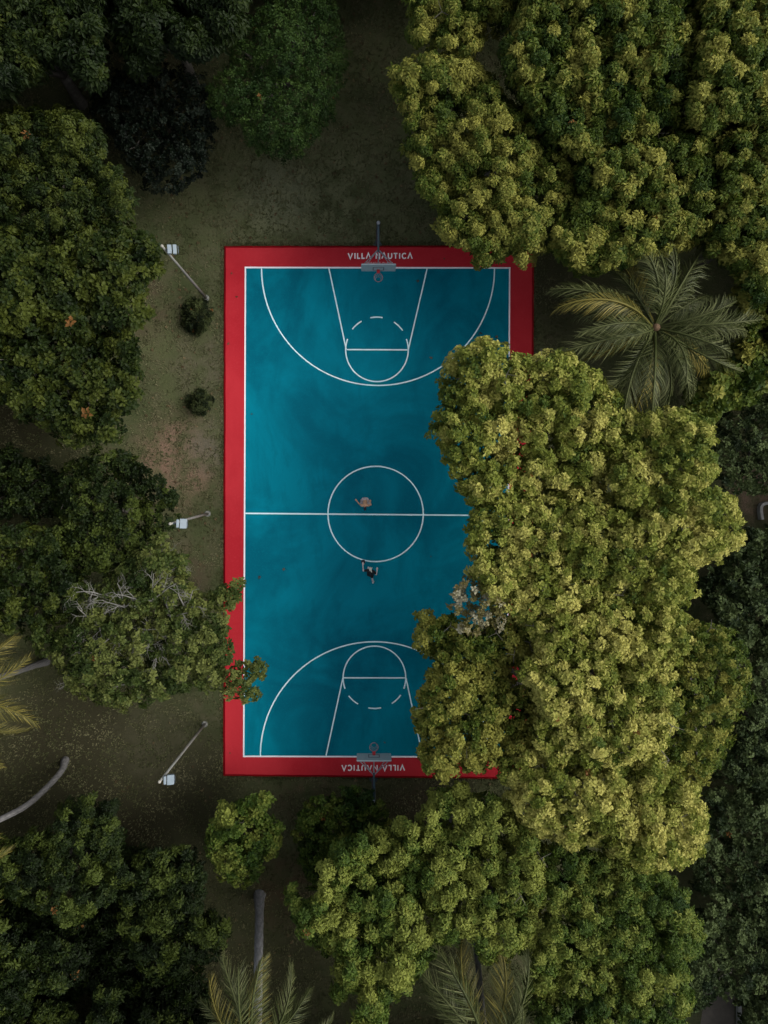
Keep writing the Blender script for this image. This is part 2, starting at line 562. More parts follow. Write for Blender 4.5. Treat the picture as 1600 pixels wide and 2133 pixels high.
def lettering(text, cx, cy, width, h, flip):
    gap = 0.30
    tot = sum(GLYPH[c][0] for c in text) + gap * (len(text) - 1)
    k = width / tot
    x = 0.0
    for c in text:
        w, strokes = GLYPH[c]
        b_ = bmesh.new()
        for st in strokes:
            P = []
            for (u, v) in st:
                lx, ly = (x + u) * k - width / 2, (v - 0.5) * h
                if flip: lx, ly = -lx, -ly
                q = W(cx + lx, cy + ly, 0); P.append(Vector((q.x, q.y, ZB)))
            hw = 0.036
            L_, R_ = [], []
            for i in range(len(P)):
                d0 = (P[i] - P[i - 1]).normalized() if i > 0 else None
                d1 = (P[i + 1] - P[i]).normalized() if i < len(P) - 1 else None
                d = ((d0 or d1) + (d1 or d0)).normalized() if (d0 is None or d1 is None or (d0 + d1).length > 1e-3) else d1
                nrm = Vector((-d.y, d.x, 0))
                s_ = hw
                if d0 and d1:
                    s_ = hw / max(0.45, nrm.dot(Vector((-d1.y, d1.x, 0))))
                L_.append(b_.verts.new(P[i] + nrm * s_)); R_.append(b_.verts.new(P[i] - nrm * s_))
            for i in range(len(P) - 1):
                b_.faces.new((R_[i], R_[i + 1], L_[i + 1], L_[i]))
        if strokes:
            from_bm('letter', b_, LETTER, slab)
        else:
            b_.free()
        x += w + gap


lettering('VILLA NAUTICA', 792, 534.3, 134, 11.6, False)
lettering('VILLA NAUTICA', 777.5, 1598.0, 131, 11.6, True)


def small_text(cx, cy, width, flip):
    cu = bpy.data.curves.new('small_lettering', 'FONT')
    cu.body = 'PARADISE ISLAND'
    cu.align_x = 'CENTER'; cu.align_y = 'CENTER'
    cu.size = 0.2
    cu.space_character = 1.25
    o = bpy.data.objects.new('tmp', cu)
    COL.objects.link(o)
    dg = bpy.context.evaluated_depsgraph_get()
    me = bpy.data.meshes.new_from_object(o.evaluated_get(dg))
    bpy.data.objects.remove(o)
    co = np.empty(len(me.vertices) * 3, dtype=np.float32); me.vertices.foreach_get('co', co)
    co = co.reshape(-1, 3)
    w0 = co[:, 0].max() - co[:, 0].min()
    s = width / S / w0
    me.transform(Matrix.Diagonal((s, s * 0.95, 1, 1)))
    me.materials.clear()
    q = W(cx, cy, 0)
    ob = link_mesh('small_lettering', me, LETTER_SMALL, slab)
    ob.location = (q.x, q.y, ZB)
    if flip: ob.rotation_euler = (0, 0, math.pi)


small_text(791, 549, 54, False)
small_text(778, 1583.5, 54, True)

# path and kerbs glimpsed at the right edge
bm = bmesh.new()
pts = [W(*p) for p in ((1470, 2060), (1530, 2060), (1531, 2260), (1440, 2260))]
bm.faces.new([bm.verts.new(Vector((p.x, p.y, 0.006))) for p in pts])
path = from_bm('path', bm, DIRT)
for f in path.data.polygons:
    if f.normal.z < 0: path.data.flip_normals()
tag(path, kind='structure')


def kerb_run(name, pts_px, w, h, label):
    P = [W(*p) for p in pts_px]
    b_ = bmesh.new()
    rows = []
    for i in range(len(P)):
        d = (P[min(i + 1, len(P) - 1)] - P[max(i - 1, 0)]).normalized()
        nr = Vector((-d.y, d.x, 0)) * w / 2
        rows.append([b_.verts.new(P[i] + nr + Vector((0, 0, -0.05))), b_.verts.new(P[i] + nr + Vector((0, 0, h - 0.02))),
                     b_.verts.new(P[i] + nr * 0.8 + Vector((0, 0, h))), b_.verts.new(P[i] - nr * 0.8 + Vector((0, 0, h))),
                     b_.verts.new(P[i] - nr + Vector((0, 0, h - 0.02))), b_.verts.new(P[i] - nr + Vector((0, 0, -0.05)))])
    for i in range(len(rows) - 1):
        for k in range(5):
            b_.faces.new((rows[i][k], rows[i + 1][k], rows[i + 1][k + 1], rows[i][k + 1]))
    b_.faces.new(rows[0]); b_.faces.new(rows[-1][::-1])
    bmesh.ops.recalc_face_normals(b_, faces=b_.faces[:])
    o = from_bm(name, b_, KERB)
    return tag(o, label, 'kerb')


kerb_run('kerb', [(1700, 1050), (1640, 1048.5), (1600, 1048), (1590, 1048.5), (1583, 1051), (1580, 1056), (1579.5, 1064), (1581, 1074), (1582, 1082)], 0.17, 0.35,
         'pale concrete kerb bending round a rounded corner at the right edge')
kerb_run('kerb', [(1536.5, 2088), (1536, 2150), (1536, 2300)], 0.19, 0.30, 'straight pale kerb beside the brown path at the lower right')

# ------------------------------------------------------------------ basketball hoops
def hoop(name, px, py_post, sgn, label, cx_shift):
    """sgn = -1: plays down the picture (towards -Y); +1: towards +Y."""
    base = W(px, py_post)
    root = empty(name, (base.x, base.y, 0), label, 'basketball hoop', 'basketball hoops at the two ends of the court')
    def P(x, y, z): return Vector((x, y * sgn, z))
    bm = bmesh.new()
    add_tube(bm, [P(0, 0, -0.1), P(0, 0, 1.6), P(0, 0, 3.25)], [0.105, 0.105, 0.095], 12)
    from_bm('post', bm, TEAL, root)
    bm = bmesh.new(); add_disc(bm, (0, 0, 0.02), 0.24, 0.04, 16); from_bm('base_plate', bm, TEAL, root)
    bm = bmesh.new(); add_ball(bm, (0, 0, 3.25), 0.105, seg=12); from_bm('post_cap', bm, GREY_STEEL, root, True)
    yb = 2.42     # distance from post to board
    zt, zm = 3.72, 3.12
    bm = bmesh.new(); add_box(bm, P(0, yb * 0.30 + 0.02, 3.12), (0.11, yb * 0.62, 0.11), bev=0.01)
    from_bm('beam', bm, TEAL, root)
    for s in (-1, 1):
        for zz, ax in ((3.74, 0.80), (3.02, 0.80)):
            bm = bmesh.new()
            add_tube(bm, [P(0.05 * s, yb * 0.58, 3.12), P(ax * s, yb - 0.04, zz)], 0.026, 6)
            from_bm('brace', bm, GREY_STEEL, root)
    bm = bmesh.new(); add_tube(bm, [P(0, yb * 0.6, 3.12), P(0, yb - 0.03, 3.05)], 0.035, 6); from_bm('brace', bm, GREY_STEEL, root)
    bm = bmesh.new()
    add_box(bm, P(0, yb - 0.045, 3.90), (1.76, 0.035, 0.035)); add_box(bm, P(0, yb - 0.045, 2.95), (1.76, 0.035, 0.035))
    for s in (-1, 1): add_box(bm, P(0.86 * s, yb - 0.045, 3.425), (0.035, 0.035, 0.91))
    from_bm('back_frame', bm, GREY_STEEL, root)
    bm = bmesh.new(); add_box(bm, P(0, yb, 3.425), (1.80, 0.045, 1.05), bev=0.008)
    board = from_bm('backboard', bm, BOARD, root)
    bm = bmesh.new()
    fy = yb + 0.026
    add_box(bm, P(0, fy, 3.545), (0.59, 0.006, 0.045)); add_box(bm, P(0, fy, 3.095), (0.59, 0.006, 0.045))
    for s in (-1, 1): add_box(bm, P(0.275 * s, fy, 3.32), (0.045, 0.006, 0.405))
    from_bm('target_square', bm, MARK, board)
    bm = bmesh.new(); add_box(bm, P(0, yb + 0.10, 3.05), (0.17, 0.15, 0.10), bev=0.01); add_box(bm, P(0, yb + 0.03, 3.12), (0.14, 0.02, 0.2))
    from_bm('rim_bracket', bm, RIM_BRACKET, root)
    rc = P(0, yb + 0.39, 3.05)
    bm = bmesh.new(); add_torus(bm, rc, 0.228, 0.017); rim = from_bm('rim', bm, RIM, root, True)
    bm = bmesh.new()
    n = 12
    for i in range(n):
        for d in (1, -1):
            pts = []
            for k in range(6):
                a = 2 * math.pi * (i + d * k * 0.5) / n
                rr = [0.226, 0.205, 0.18, 0.155, 0.14, 0.132][k]
                pts.append(rc + Vector((rr * math.cos(a), rr * math.sin(a), -0.018 - 0.082 * k)))
            add_tube(bm, pts, 0.0065, 4, False)
    from_bm('net', bm, NET, rim)
    return root


hoop('basketball_hoop', 786.5, 510, -1, 'basketball hoop whose post stands at the upper edge of the red border', 0)
hoop('basketball_hoop', 778.0, 1621, 1, 'basketball hoop at the lower end with its post by a dark shrub', 0)


# ------------------------------------------------------------------ floodlight poles
def flood_pole(base_px, top_px, head_off, label, equal, rz):
    b0 = W(*base_px)
    zt = 8.7
    t0 = W(*top_px, zt)
    root = empty('floodlight_pole', b0, label, 'floodlight', 'floodlight poles along the left side of the court')
    d = t0 - b0
    bm = bmesh.new()
    add_tube(bm, [(0, 0, -0.1), d * 0.33, d * 0.66, d], [0.075, 0.068, 0.058, 0.05], 10)
    from_bm('pole', bm, POLE, root, True)
    bm = bmesh.new(); add_disc(bm, (0, 0, 0.03), 0.17, 0.06, 18)
    from_bm('base_plate', bm, POLE, root)
    for a in range(4):
        bm = bmesh.new(); add_disc(bm, (0.15 * math.cos(R(45 + 90 * a)), 0.15 * math.sin(R(45 + 90 * a)), 0.085), 0.022, 0.05, 6)
        from_bm('anchor_bolt', bm, LAMP_DARK, root)
    bm = bmesh.new(); add_ball(bm, d + Vector((0, 0, 0.03)), 0.075, seg=12)
    from_bm('pole_cap', bm, CAP, root, True)
    hx, hy = head_off
    hc = d + Vector((hx, hy, -0.30))
    bm = bmesh.new()
    add_tube(bm, [d + Vector((0, 0, -0.35)), hc + Vector((-0.05, 0, -0.16)), hc + Vector((0.14, 0, -0.14))], 0.03, 6)
    from_bm('bracket', bm, LAMP_DARK, root)
    rot = Matrix.Rotation(rz, 3, 'Z') @ Matrix.Rotation(R(16), 3, 'Y')
    sizes = ((-0.115, 0.19, 0.40), (0.115, 0.17, 0.42)) if equal else ((-0.17, 0.12, 0.36), (0.075, 0.31, 0.44))
    for off, sx, sy in sizes:
        c = hc + rot @ Vector((off, 0, 0))
        bm = bmesh.new(); add_box(bm, c, (sx, sy, 0.15), rot, 0.02)
        lamp = from_bm('floodlight', bm, LAMP, root)
        bm = bmesh.new(); add_box(bm, c + rot @ Vector((0, 0, -0.08)), (sx * 0.85, sy * 0.85, 0.02), rot)
        from_bm('lens', bm, LAMP_GLASS, lamp)
        for s_ in (1, -1):
            bm = bmesh.new()
            add_box(bm, c + rot @ Vector((0, s_ * (sy * 0.5 + 0.012), 0)), (0.05, 0.018, 0.10), rot)
            from_bm('hinge', bm, LAMP_DARK, lamp)
    bm = bmesh.new(); add_box(bm, hc + rot @ Vector((0.27 if equal else 0.26, 0, -0.03)), (0.03, 0.34, 0.08), rot)
    from_bm('glare_shield', bm, LAMP_DARK, root)


flood_pole((430, 621), (338, 513), (0.36, -0.04), 'tall floodlight pole near the upper left corner beside a round shrub', True, R(4))
flood_pole((433, 1070), (355, 1091), (0.42, 0.0), 'floodlight pole level with the halfway line at left', False, R(-2))
flood_pole((427, 1508), (333, 1628), (0.32, -0.03), 'floodlight pole at lower left standing alone on shaded grass', False, R(-1))


# ------------------------------------------------------------------ people
def capsules_mesh(name, caps, voxel, balls=()):
    bm_ = bmesh.new()
    for (p0, r0, p1, r1) in caps:
        p0, p1 = Vector(p0), Vector(p1)
        d = p1 - p0
        L_ = d.length
        if L_ > 1e-5:
            m = Matrix.Translation((p0 + p1) / 2) @ d.to_track_quat('Z', 'Y').to_matrix().to_4x4()
            bmesh.ops.create_cone(bm_, cap_ends=True, segments=14, radius1=r0, radius2=r1, depth=L_, matrix=m)
        for p, r in ((p0, r0), (p1, r1)):
            bmesh.ops.create_icosphere(bm_, subdivisions=2, radius=r, matrix=Matrix.Translation(p))
    for (c, sx, sy, sz, rot) in balls:
        bmesh.ops.create_icosphere(bm_, subdivisions=3, radius=1.0, matrix=Matrix.Translation(c) @ rot.to_4x4() @ Matrix.Diagonal((sx, sy, sz, 1)))
    me = bpy.data.meshes.new(name); bm_.to_mesh(me); bm_.free()
    o = bpy.data.objects.new('tmp', me); COL.objects.link(o)
    md = o.modifiers.new('r', 'REMESH'); md.mode = 'VOXEL'; md.voxel_size = voxel; md.use_smooth_shade = True
    sm = o.modifiers.new('s', 'SMOOTH'); sm.factor = 0.5; sm.iterations = 3
    dg = bpy.context.evaluated_depsgraph_get()
    out = bpy.data.meshes.new_from_object(o.evaluated_get(dg))
    bpy.data.objects.remove(o)
    out.name = name
    return out


def arm_caps(sh, el, wr, palm_dir, thumb_side):
    sh, el, wr = Vector(sh), Vector(el), Vector(wr)
    pd = Vector(palm_dir).normalized()
    sd = Vector(thumb_side); sd = (sd - pd * sd.dot(pd)).normalized()
    dn = pd.cross(sd)
    caps = [(sh, 0.056, el, 0.042), (el, 0.042, wr, 0.028)]
    pe = wr + pd * 0.085
    caps += [(wr + sd * 0.012, 0.022, pe + sd * 0.026, 0.017), (wr - sd * 0.012, 0.022, pe - sd * 0.028, 0.016), (wr, 0.024, pe, 0.018)]
    for k, (o, ln) in enumerate(((0.033, 0.070), (0.012, 0.080), (-0.011, 0.074), (-0.033, 0.058))):
        a = pe + sd * o
        b1 = a + (pd + sd * o * 3.0) * ln * 0.55
        b2 = b1 + (pd * 0.8 - dn * 0.5 + sd * o * 2.0) * ln * 0.5
        caps += [(a, 0.0105, b1, 0.0095), (b1, 0.0095, b2, 0.0085)]
    ta = wr + pd * 0.03 + sd * 0.03
    tb = ta + (pd * 0.6 + sd * 0.7) * 0.045
    caps += [(ta, 0.013, tb, 0.0115), (tb, 0.0115, tb + (pd * 0.9 + sd * 0.2) * 0.032, 0.010)]
    return caps


SKIN_A = flat_mat('tanned_skin', (0.60, 0.34, 0.20), 0.55, var=0.12)
SKIN_B = flat_mat('pale_skin', (0.62, 0.50, 0.47), 0.55, var=0.12)
HAIR_A = flat_mat('dark_navy_hair', (0.010, 0.014, 0.030), 0.6)
HAIR_B = flat_mat('blond_hair', (0.80, 0.77, 0.64), 0.6, var=0.3, scale=30)
CLOTH_PALE = flat_mat('pale_grey_pink_cloth', (0.58, 0.50, 0.50), 0.9)
CLOTH_BLACK = flat_mat('black_cloth', (0.012, 0.014, 0.018), 0.9)
SHOE_W = flat_mat('white_shoe', (0.86, 0.88, 0.88), 0.6)
EYE = flat_mat('eye_dark', (0.03, 0.025, 0.02), 0.3)
LIP = flat_mat('lips', (0.36, 0.15, 0.13), 0.5)


def person(loc, label, J, skin, hair, top, shorts, shoes, hair_long):
    root = empty('person', loc, label, 'person', 'people playing on the court')
    V = lambda k: Vector(J[k])
    face = V('face').normalized()
    up = (V('head') - V('neck')).normalized()
    up = (up - face * up.dot(face)).normalized()
    side = face.cross(up).normalized()
    Mh = Matrix((side, face, up)).transposed()
    hc = V('head')
    caps = [(V('pelvis'), 0.125, V('waist'), 0.118), (V('waist'), 0.118, V('chest'), 0.135), (V('chest'), 0.12, V('neck'), 0.062),
            (V('neck'), 0.055, hc - up * 0.06, 0.055),
            (V('shL'), 0.062, V('shR'), 0.062), (V('shL'), 0.06, V('chest'), 0.11), (V('shR'), 0.06, V('chest'), 0.11),
            (V('hipL'), 0.095, V('hipR'), 0.095)]
    for s in 'LR':
        caps += [(V('hip' + s), 0.088, V('kn' + s), 0.055), (V('kn' + s), 0.056, V('an' + s), 0.038), (V('an' + s), 0.040, V('to' + s), 0.030)]
        caps += arm_caps(V('sh' + s), V('el' + s), V('wr' + s), J['pd' + s], J['th' + s])
    balls = [(hc, 0.074, 0.094, 0.115, Mh),
             (hc + face * 0.03 - up * 0.06, 0.052, 0.06, 0.06, Mh),
             (hc + face * 0.098 - up * 0.022, 0.013, 0.02, 0.024, Mh)]
    for s in (-1, 1):
        balls.append((hc + side * 0.076 * s - up * 0.012, 0.01, 0.02, 0.03, Mh))
    body = link_mesh('body', capsules_mesh('body', caps, 0.0085, balls), skin, root, True)
    for s in (-1, 1):
        bm_ = bmesh.new(); add_ball(bm_, hc + side * 0.031 * s + face * 0.086 + up * 0.002, 0.011, seg=10)
        from_bm('eye', bm_, EYE, body, True)
    bm_ = bmesh.new(); add_ball(bm_, hc + face * 0.092 - up * 0.066, 0.02, 1.1, 0.35, 0.35, 10); from_bm('mouth', bm_, LIP, body, True)
    hb = [(hc + up * 0.022 - face * 0.018, 0.084, 0.097, 0.112, Mh)]
    hcaps = []
    if hair_long:
        hb.append((hc - face * 0.075 - up * 0.03, 0.078, 0.055, 0.12, Mh))
        hcaps = [(hc - face * 0.09 + up * 0.02, 0.05, hc - face * 0.16 - up * 0.10 + side * 0.03, 0.035),
                 (hc + side * 0.06 + up * 0.03, 0.05, hc + side * 0.12 + face * 0.05 - up * 0.05, 0.022)]
    link_mesh('hair', capsules_mesh('hair', hcaps, 0.011, hb), hair, root, True)
    sc_ = [(V('hipL'), 0.118, V('hipR'), 0.118), (V('pelvis'), 0.140, V('pelvis').lerp(V('waist'), 0.4), 0.134)]
    for s in 'LR':
        sc_.append((V('hip' + s), 0.112, V('hip' + s).lerp(V('kn' + s), 0.72), 0.092))
    link_mesh('shorts', capsules_mesh('shorts', sc_, 0.013), shorts, root, True)
    if top is not None:
        tc = [(V('pelvis').lerp(V('waist'), 0.3), 0.148, V('waist'), 0.136), (V('waist'), 0.136, V('chest'), 0.152),
              (V('chest'), 0.138, V('chest').lerp(V('neck'), 0.75), 0.085), (V('shL'), 0.079, V('shR'), 0.079),
              (V('shL'), 0.077, V('chest'), 0.126), (V('shR'), 0.077, V('chest'), 0.126)]
        for s in 'LR':
            tc.append((V('sh' + s), 0.076, V('sh' + s).lerp(V('el' + s), 0.55), 0.066))
        link_mesh('shirt', capsules_mesh('shirt', tc, 0.013), top, root, True)
    for s in 'LR':
        f = (V('to' + s) - V('an' + s)); f2 = f.normalized()
        link_mesh('shoe', capsules_mesh('shoe', [(V('an' + s) - f2 * 0.05 - Vector((0, 0, 0.02)), 0.048, V('to' + s), 0.042)], 0.011), shoes, root, True)
    return root


zc = ZB
J1 = dict(pelvis=(0, 0.20, 0.84), waist=(0, 0.06, 0.98), chest=(0, -0.09, 1.10), neck=(0, -0.20, 1.20), head=(0.0, -0.315, 1.285), face=(0, -0.88, -0.45),
          shL=(-0.185, -0.13, 1.14), shR=(0.185, -0.13, 1.14), hipL=(-0.09, 0.20, 0.82), hipR=(0.09, 0.20, 0.82),
          elL=(-0.33, -0.03, 0.96), wrL=(-0.44, 0.11, 0.88), elR=(0.33, -0.09, 0.95), wrR=(0.30, 0.05, 0.80),
          pdL=(-0.5, 0.75, -0.2), thL=(-0.5, -0.4, 0.5), pdR=(-0.1, 0.8, -0.5), thR=(0.5, 0.1, 0.5),
          knL=(-0.17, -0.08, 0.47), knR=(0.17, -0.10, 0.47), anL=(-0.22, 0.13, 0.085), anR=(0.22, 0.10, 0.085), toL=(-0.24, -0.04, 0.045), toR=(0.24, -0.07, 0.045))
p1 = W(760.5, 1048)
person((p1.x, p1.y, zc), 'crouching person with dark hair and bare tanned back just above the halfway line', J1, SKIN_A, HAIR_A, None, CLOTH_PALE, CLOTH_PALE, False)
J2 = dict(pelvis=(0, -0.14, 0.90), waist=(0, -0.03, 1.05), chest=(0, 0.07, 1.22), neck=(0.0, 0.16, 1.38), head=(-0.01, 0.245, 1.50), face=(-0.25, 0.9, -0.35),
          shL=(-0.185, 0.13, 1.32), shR=(0.185, 0.07, 1.32), hipL=(-0.09, -0.13, 0.88), hipR=(0.09, -0.15, 0.88),
          elL=(-0.39, 0.09, 1.10), wrL=(-0.42, 0.40, 1.02), elR=(0.32, -0.12, 1.12), wrR=(0.37, 0.12, 1.04),
          pdL=(0.05, 0.95, -0.25), thL=(0.9, 0.1, 0), pdR=(0.15, 0.9, 0.1), thR=(-0.9, 0.1, 0.3),
          knL=(-0.12, 0.14, 0.52), knR=(0.09, -0.34, 0.50), anL=(-0.12, 0.02, 0.085), anR=(0.15, -0.66, 0.22), toL=(-0.12, 0.19, 0.045), toR=(0.17, -0.60, 0.045))
p2 = W(771.5, 1188)
person((p2.x, p2.y, zc), 'blond person in black shirt and white shoes running with the ball below the centre circle', J2, SKIN_B, HAIR_B, CLOTH_BLACK, CLOTH_BLACK, SHOE_W, True)

bm = bmesh.new(); add_ball(bm, (0, 0, 0), 0.12, seg=24)
ball = from_bm('basketball', bm, flat_mat('dark_worn_ball', (0.035, 0.028, 0.04), 0.6), None, True)
ball.location = (p2.x - 0.40, p2.y + 0.57, 0.98)
tag(ball, 'dark basketball under the outstretched hand of the running person', 'ball')
bm = bmesh.new()
for rot in (Matrix.Identity(3), Matrix.Rotation(R(90), 3, 'X'), Matrix.Rotation(R(90), 3, 'Y')):
    add_torus(bm, (0, 0, 0), 0.1195, 0.003, 28, 4, rot)
from_bm('seam', bm, CLOTH_BLACK, ball)


# ------------------------------------------------------------------ foliage
def leaf_template(n, length, width, e_out, e_in, droop, seed, spread=1.0):
    """A rosette of n folded leaves radiating from a twig tip: verts (n*4,3), faces (n*2,3)."""
    g = np.random.default_rng(seed)
    V_, F_ = [], []
    for k in range(n):
        f = (k + 0.5) / n
        az = k * 2.39996 + g.uniform(-0.4, 0.4)
        el = math.radians(e_out + (e_in - e_out) * f + g.uniform(-12, 12))
        L_ = length * (1.0 - 0.35 * f) * g.uniform(0.75, 1.15)
        wd = width * g.uniform(0.8, 1.2)
        d = np.array([math.cos(az) * math.cos(el) * spread, math.sin(az) * math.cos(el) * spread, math.sin(el)])
        s = np.array([-math.sin(az), math.cos(az), 0.0])
        nrm = np.cross(d, s); nrm = nrm if nrm[2] < 0 else -nrm
        b0 = d * length * 0.12 + np.array([0, 0, 0.10 * length * f])
        mid = b0 + d * L_ * 0.58
        tip = b0 + d * L_ + np.array([0, 0, -droop * L_ * g.uniform(0.5, 1.3)])
        fold = -nrm * wd * 0.18
        roll = g.uniform(-0.35, 0.35)
        s2 = s * math.cos(roll) + nrm * math.sin(roll)
        i = len(V_)
        V_ += [b0, mid + s2 * wd / 2 + fold, tip, mid - s2 * wd / 2 + fold]
        F_ += [(i, i + 1, i + 2), (i, i + 2, i + 3)]
    return np.array(V_), np.array(F_, dtype=np.int32)


TPL = {
    'rosette': [leaf_template(9, 1.0, 0.54, -12, 60, 0.25, 100 + i) for i in range(6)],
    'fan': [leaf_template(11, 1.0, 0.37, -28, 50, 0.40, 200 + i) for i in range(6)],
    'fine': [leaf_template(9, 1.0, 0.38, -25, 70, 0.15, 300 + i) for i in range(6)],
    'broad': [leaf_template(8, 1.0, 0.54, -15, 60, 0.25, 400 + i) for i in range(6)],
}


def scatter(kind, pos, nrm, size, tint, g):
    """Build rosettes at pos along nrm; returns verts, faces, tint arrays."""
    n = len(pos)
    z = nrm / np.linalg.norm(nrm, axis=1, keepdims=True)
    ref = np.where(np.abs(z[:, 2:3]) < 0.95, np.array([[0, 0, 1.0]]), np.array([[1.0, 0, 0]]))
    x = np.cross(ref, z); x /= np.linalg.norm(x, axis=1, keepdims=True)
    y = np.cross(z, x)
    yaw = g.uniform(0, 2 * np.pi, n)
    c, s = np.cos(yaw)[:, None], np.sin(yaw)[:, None]
    X, Y = x * c + y * s, y * c - x * s
    which = g.integers(0, len(TPL[kind]), n)
    VV, FF, TT = [], [], []
    off = 0
    for w, (tv, tf) in enumerate(TPL[kind]):
        ii = np.nonzero(which == w)[0]
        if not len(ii): continue
        m = len(tv)
        P = (pos[ii, None, :] + size[ii, None, None] * (tv[None, :, 0:1] * X[ii, None, :] + tv[None, :, 1:2] * Y[ii, None, :] + tv[None, :, 2:3] * z[ii, None, :]))
        VV.append(P.reshape(-1, 3))
        FF.append((tf[None] + (off + np.arange(len(ii)) * m)[:, None, None]).reshape(-1, 3))
        lt = g.normal(0, 0.07, (len(ii), m // 4)).repeat(4, axis=1)
        TT.append((tint[ii, None] + lt).reshape(-1))
        off += len(ii) * m
    return np.concatenate(VV), np.concatenate(FF), np.concatenate(TT)


def inside_and_dist(P, poly):
    poly = np.asarray(poly, float)
    A, B = poly, np.roll(poly, -1, axis=0)
    x, y = P[:, 0:1], P[:, 1:2]
    c = ((A[:, 1] > y) != (B[:, 1] > y)) & (x < (B[:, 0] - A[:, 0]) * (y - A[:, 1]) / (B[:, 1] - A[:, 1] + 1e-9) + A[:, 0])
    ins = c.sum(1) % 2 == 1
    d = B - A
    t = np.clip(((x - A[:, 0]) * d[:, 0] + (y - A[:, 1]) * d[:, 1]) / ((d ** 2).sum(1) + 1e-9), 0, 1)
    dist = np.hypot(x - (A[:, 0] + t * d[:, 0]), y - (A[:, 1] + t * d[:, 1])).min(1)
    return np.where(ins, dist, -dist)


def wnoise(P, wl, seed):
    g = np.random.default_rng(seed)
    out = np.zeros(len(P))
    for _ in range(7):
        a = g.uniform(0, 2 * np.pi); k = 2 * np.pi / (wl * g.uniform(0.6, 1.6))
        out += np.sin(P[:, 0] * k * np.cos(a) + P[:, 1] * k * np.sin(a) + g.uniform(0, 6.28))
    return out / 2.6


def W_np(P, z):
    k = (H - z) / H / S
    return np.stack([(P[:, 0] - NX) * k, (NY - P[:, 1]) * k, z], 1)


def limb_path(a, b, sag, g):
    pts = []
    for i in range(6):
        f = i / 5
        p = a.lerp(b, f)
        p.z += sag * math.sin(math.pi * f)
        if 0 < i < 5:
            p += Vector((g.uniform(-.15, .15), g.uniform(-.15, .15), 0))
        pts.append(p)
    return pts


TREE_N = [0]


